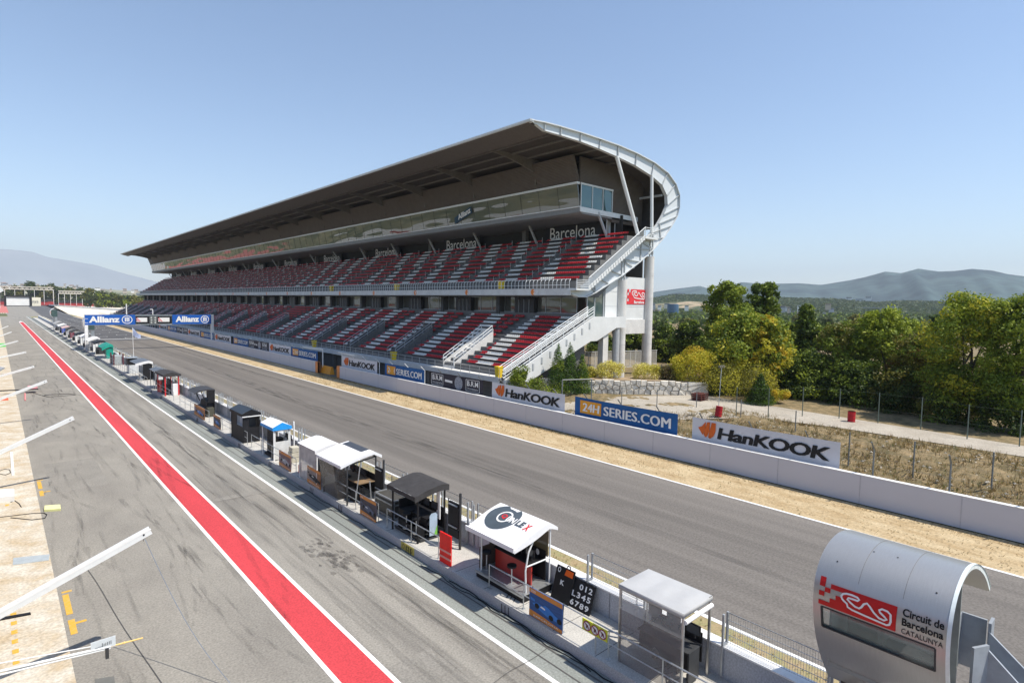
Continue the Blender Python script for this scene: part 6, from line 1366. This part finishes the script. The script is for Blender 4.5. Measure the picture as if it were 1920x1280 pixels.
# trees in the valley right
for u,vt,w,D,k in ((1240,602,60,260,'dark'),(1290,596,50,300,'far'),(1500,590,60,320,'far'),(1545,592,60,330,'dark'),(1610,588,60,340,'far'),(1690,590,60,330,'dark'),(1760,594,60,300,'far')):
    farcrown(u,vt,D,w,'distant tree in the valley seen between the nearer trees',(k,'far') if k!='far' else ('far','olive'),zb=-2,n=900,grp='distant trees in the valley')
n=26000; az=rng.uniform(1160,1960,n); D_=rng.uniform(1250,1890,n); P_=np.array([ond(a,570,1.0)[:2] for a in az]); P_/=np.linalg.norm(P_,axis=1,keepdims=True); 
topz=np.array([np.interp(a,[1150,1240,1260,1300,1340,1480,1560,1620,1640,1690,1760,1840,1920,2100],[580,557,554,553,556,560,562,566,569,566,567,575,580,590]) for a in az])
zt2=np.array([ond(a,v,1900)[2] for a,v in zip(az,topz)]); tt=np.clip((D_-1200)/700,0,1); zz2=-2+(zt2+2)*tt**1.15
C=np.stack([P_[:,0]*D_,P_[:,1]*D_,zz2+2.5],1); s=rng.uniform(3,6,n)
q=rng.normal(size=(n,3)); q[:,2]=np.abs(q[:,2])*.4+.7; q/=np.linalg.norm(q,axis=1,keepdims=True); a_=np.cross(q,rng.normal(size=(n,3))); a_/=np.linalg.norm(a_,axis=1,keepdims=True); b_=np.cross(q,a_)
V=np.stack([C-a_*s[:,None],C+b_*s[:,None],C+a_*s[:,None],C-b_*s[:,None]],1).reshape(-1,3)
o=rawmesh('far_wood',V,np.arange(n*4).reshape(n,4),[LM['dark'],LM['far']],(rng.random(n)<.35).astype(int)); o['kind']='stuff'
n=15000; az=rng.uniform(1165,1960,n); D_=260+900*rng.random(n)**.8; P_=np.array([ond(a,570,1.0)[:2] for a in az]); P_/=np.linalg.norm(P_,axis=1,keepdims=True)
cl_=np.sin(az*.031+D_*.012)+np.sin(az*.017-D_*.021+1)+.5*np.sin(az*.11+D_*.05); kp=cl_>-.35; P_,D_,n=P_[kp],D_[kp],kp.sum()
C=np.stack([P_[:,0]*D_,P_[:,1]*D_,rng.uniform(0,1,n)*(1.5+D_*.0045)+.5],1); s=rng.uniform(.9,1.9,n)*(.6+D_/700)
q=rng.normal(size=(n,3)); q[:,2]=np.abs(q[:,2])*.4+.5; q/=np.linalg.norm(q,axis=1,keepdims=True); a_=np.cross(q,rng.normal(size=(n,3))); a_/=np.linalg.norm(a_,axis=1,keepdims=True); b_=np.cross(q,a_)
V=np.stack([C-a_*s[:,None],C+b_*s[:,None],C+a_*s[:,None],C-b_*s[:,None]],1).reshape(-1,3)
o=rawmesh('valley_wood',V,np.arange(n*4).reshape(n,4),[LM['dark'],LM['far'],LM['green']],rng.choice(3,n,p=(.45,.35,.2))); o['kind']='stuff'
# distant buildings
cols=[mat('city_wall_%s'%k,c,.8,var=.08,scale=.1) for k,c in (('cream',(.62,.58,.5)),('grey',(.42,.43,.45)),('tan',(.5,.42,.34)),('white',(.72,.72,.7)))]
roofs=[mat('tile_roof',(.36,.17,.1),.8),mat('flat_roof',(.4,.4,.4),.8)]
winm=mat('far_window',(.07,.08,.1),.4)
def house(u,v,D,wpx,hpx,lab,grp,cm,rm,zdrop=0):
    p=ond(u,v,D); px=D/(CAMF*math.sqrt(1+((u-CU)/CAMF)**2)); w=wpx*px; h=hpx*px*1.02; z=p[2]
    t=thing('distant_building',lab,'building',(p[0],p[1],z),grp); a=math.atan2(p[1],p[0]); r_=np.array([-math.sin(a),math.cos(a)]); f_=np.array([math.cos(a),math.sin(a)]); d=w*.7
    c=[p[:2]-r_*w/2,p[:2]+r_*w/2,p[:2]+r_*w/2+f_*d,p[:2]-r_*w/2+f_*d]; m=MB(); m.hexa([(q[0],q[1],z-6) for q in c]+[(q[0],q[1],z+h) for q in c]); m.build('wall',cm,t)
    m=MB(); cc=[(q-np.mean(c,axis=0))*1.04+np.mean(c,axis=0) for q in c]; m.hexa([(q[0],q[1],z+h) for q in cc]+[(q[0],q[1],z+h*1.12) for q in cc]); m.build('roof',rm,t)
    m=MB(); nf=max(1,int(hpx/2)); 
    for k in range(nf):
        z0_=z+h*(k+.3)/nf; a0=p[:2]-r_*w*.42-f_*.15; a1=p[:2]+r_*w*.42-f_*.15; m.poly([(a0[0],a0[1],z0_),(a1[0],a1[1],z0_),(a1[0],a1[1],z0_+h*.4/nf),(a0[0],a0[1],z0_+h*.4/nf)])
    m.build('window_band',winm,t)
for k in range(54):
    u=rng.uniform(-4,275); v=np.interp(u,[0,60,120,180,240,300],[534,535,537,541,545,549])+rng.uniform(-1,7); house(u,v,2600-rng.uniform(30,350)*1.0,rng.uniform(3,9),rng.uniform(2,5),'distant pale house of the town on the left skyline','houses of the distant town on the left',cols[rng.integers(4)],roofs[rng.integers(2)])
for k in range(30):
    u=rng.uniform(1222,1335) if k<14 else rng.uniform(1440,1560); v=rng.uniform(571,596); house(u,v,1000-rng.uniform(0,200),rng.uniform(4,12),rng.uniform(2.5,5),'distant pale house in the valley below the wooded ridge','houses in the valley at right',cols[rng.integers(4)],roofs[rng.integers(2)])
house(1640,583,1500,62,6,'long low white building on the slope below the hills','',cols[3],roofs[1]); house(1672,585,1480,18,9,'white block with blue windows at the end of the long low building','',cols[3],roofs[1])
for dz,(u,v,w,h) in enumerate(((1592,560,10,3),(1612,563,14,3),(1628,560,10,4))): house(u,v,1850,w,h,'small white farm buildings high on the wooded ridge','farm buildings on the ridge',cols[3],roofs[1])
for o in bpy.data.objects:
    if o.name.startswith('distant_building') and o.get('group')=='' : del o['group']
# round blue tower
p=ond(1261,596,700); t=thing('round_tower','round dark blue glass tower in the valley right of the grandstand','tower',(p[0],p[1],p[2]-3)); r_=11*700/CAMF/1.04*.95
m=MB(); m.tube((p[0],p[1],p[2]-4),(p[0],p[1],p[2]+16),r_,24); m.build('wall',mat('blue_glass_wall',(.03,.1,.2),.3),t); m=MB()
for k in range(7): m.tube((p[0],p[1],p[2]+1+k*2.2),(p[0],p[1],p[2]+1.35+k*2.2),r_+.15,24)
m.tube((p[0],p[1],p[2]+16),(p[0],p[1],p[2]+16.5),r_*.8,24); m.build('floor_band',mat('band_blue_grey',(.2,.26,.32),.5),t)
# far end of the circuit: small stands, barriers, bill boards
def farstand(u0,u1,vt,vb,D,lab):
    a=ond(u0,vb,D); b_=ond(u1,vb,D); tz=ond(u0,vt,D)[2]; a=np.array(a);b_=np.array(b_); a[2]=b_[2]=0; t=thing('distant_stand',lab,'stand',tuple(a)); d=(b_-a)/np.linalg.norm(b_-a); n_=np.array([-d[1],d[0],0]); n_=n_ if n_[1]>0 else -n_; L_=np.linalg.norm(b_-a); D2=L_*.22
    m=MB()
    for k in range(7): q=a+d*L_*k/6; m.bar(q,q+[0,0,tz],.3,.3)
    for k in range(7): q=a+d*L_*k/6+n_*D2; m.bar(q,q+[0,0,tz],.3,.3)
    m.build('post',cols[3],t); m=MB()
    N_=12
    for k in range(N_):
        q0=a+d*L_*k/N_; q1=a+d*L_*(k+1)/N_; m.bar(q0+[0,0,tz],q1+[0,0,tz+(2.6 if k%2 else 2.6)],.4,.4); m.bar(q1+[0,0,tz],q0+[0,0,tz+2.6],.4,.4); m.bar(q0+[0,0,tz],q0+[0,0,tz]+n_*D2,.4,.4)
    m.bar(a+[0,0,tz+2.8],b_+[0,0,tz+2.8],.9,.9); m.bar(a+[0,0,tz],b_+[0,0,tz],.9,.9); m.build('roof_truss',cols[0],t); m=MB()
    for k in range(6): 
        q0=a+n_*D2*k/6; m.bar(q0+[0,0,1+k*tz*.035],q0+d*L_+[0,0,1+k*tz*.035],D2/6,1.0)
    m.build('seat_rows',mat('far_red_seats',(.35,.05,.05),.7),t); m=MB(); q=a+n_*D2; m.bar(q+[0,0,tz*.35],q+d*L_+[0,0,tz*.3],.4,tz*.2); m.build('rear_panel',mat('dark_rear',(.05,.05,.05),.8),t)
farstand(-10,101,541,566,900,'long pale roofed stand with red seats at the far left end of the circuit'); farstand(110,176,550,567,850,'smaller pale trussed stand with dark seating at the far end of the circuit')
def farwall(u0,v0,u1,v1,h,mt,lab,name='distant_barrier',cat='barrier'):
    a=np.array(onz(u0,v0,0)); b_=np.array(onz(u1,v1,0)); t=thing(name,lab,cat,tuple(a)); m=MB(); m.bar(a+[0,0,h/2],b_+[0,0,h/2],1.2,h); m.build('panel',mt,t); return t,a,b_
mr_=mat('maroon_barrier',(.22,.035,.05),.7)
farwall(102,571,220,576,2.6,mr_,'dark red barrier around the pale gravel runoff')
farwall(75,572,232,583,1.6,cols[3],'low white wall curving round the pale gravel runoff')
t,a,b_=farwall(10,574,58,574,11,cols[3],'long white sign board with black frame across the end of the pit lane','distant_sign','sign')
m=MB(); d=(b_-a); 
for k in (0,1): q=a+d*k; m.bar(q+np.array([0,-1.2,0]),q+np.array([0,-1.2,11]),2)
for z in (0,11): m.bar(a+[0,-1.2,z],b_+[0,-1.2,z],1.5)
m.build('frame',dark,t)
t2,a2,b2=farwall(38,573.5,76,573.5,10,mat('cream_board',(.72,.68,.55),.6),'cream board with dark lettering at the far end of the straight','distant_sign','sign'); dd=b2-a2
m=MB(); put_text(m,'catalunya',lambda q,c:tuple(a2+dd*q+np.array([0,-1.5,c])),.05,.9,3,7.5); m.build('lettering',mat('board_grey_text',(.2,.2,.2),.6),t2)
p=ond(0,565,700); t=thing('race_control_tower','slim white tower with a loudspeaker top at the left edge','tower',(p[0]-6,p[1],0)); m=MB(); q=np.array([p[0]-6,p[1],0]); m.extr([(q[0]-8,0),(q[0]+6,0),(q[0]+6,14),(q[0]+9,16),(q[0]+4,24),(q[0]+7,28),(q[0]+3,36),(q[0]-8,36)],'y',q[1],q[1]+10); m.build('body',mat('tower_pale',(.6,.68,.66),.6),t); m=MB(); m.box(q[0]+2,q[0]+6,q[1],q[1]+4,36,41); m.build('top_box',dgrey,t)
# kerb stones near the red runoff
b=MB()
for k in range(12): b.box(-9+k*1.25,-8.4+k*1.25,505,513,.03,.06)
struct('striped_kerb',b,white)

# ---------------- pit building beside and behind the camera (its terrace carries the camera)
t=thing('pit_building','long white pit building with dark garage openings and red parapet beside the pit lane','building',(-4,20,0))
m=MB(); m.box(-24,-4.2,-60,300,3.6,9.4); m.build('upper_floor',mat('pit_white',(.6,.6,.58),.6),t)
m=MB(); m.box(-24,-5.5,-60,300,0,3.6); m.build('garage_floor',mat('garage_dark',(.06,.06,.065),.7),t)
m=MB()
for k in range(0,52): m.box(-5.5,-4.3,-58+k*7,-57+k*7,0,3.6)
m.build('garage_pier',mat('pier_grey',(.4,.4,.4),.7),t)
m=MB(); m.box(-4.15,-4.0,-60,300,9.4,10.3); m.build('red_parapet',redp,t)
m=MB(); m.box(-4.18,-4.1,-60,300,5.2,7.4); m.build('window_band',mat('pit_window',(.03,.035,.035),.2),t)
# ================================================================ haze
m=MB(); m.box(-13000,16000,-700,17500,-1.3,1060)
hz=bpy.data.materials.new('haze_air'); hz.use_nodes=True; N=hz.node_tree.nodes; N.remove(N['Principled BSDF'])
pv=N.new('ShaderNodeVolumePrincipled'); pv.inputs['Color'].default_value=(.8,.89,1,1); pv.inputs['Density'].default_value=.00009; pv.inputs['Anisotropy'].default_value=.0
hz.node_tree.links.new(pv.outputs[0],N['Material Output'].inputs['Volume'])
o=m.build('haze',hz); o['kind']='stuff'
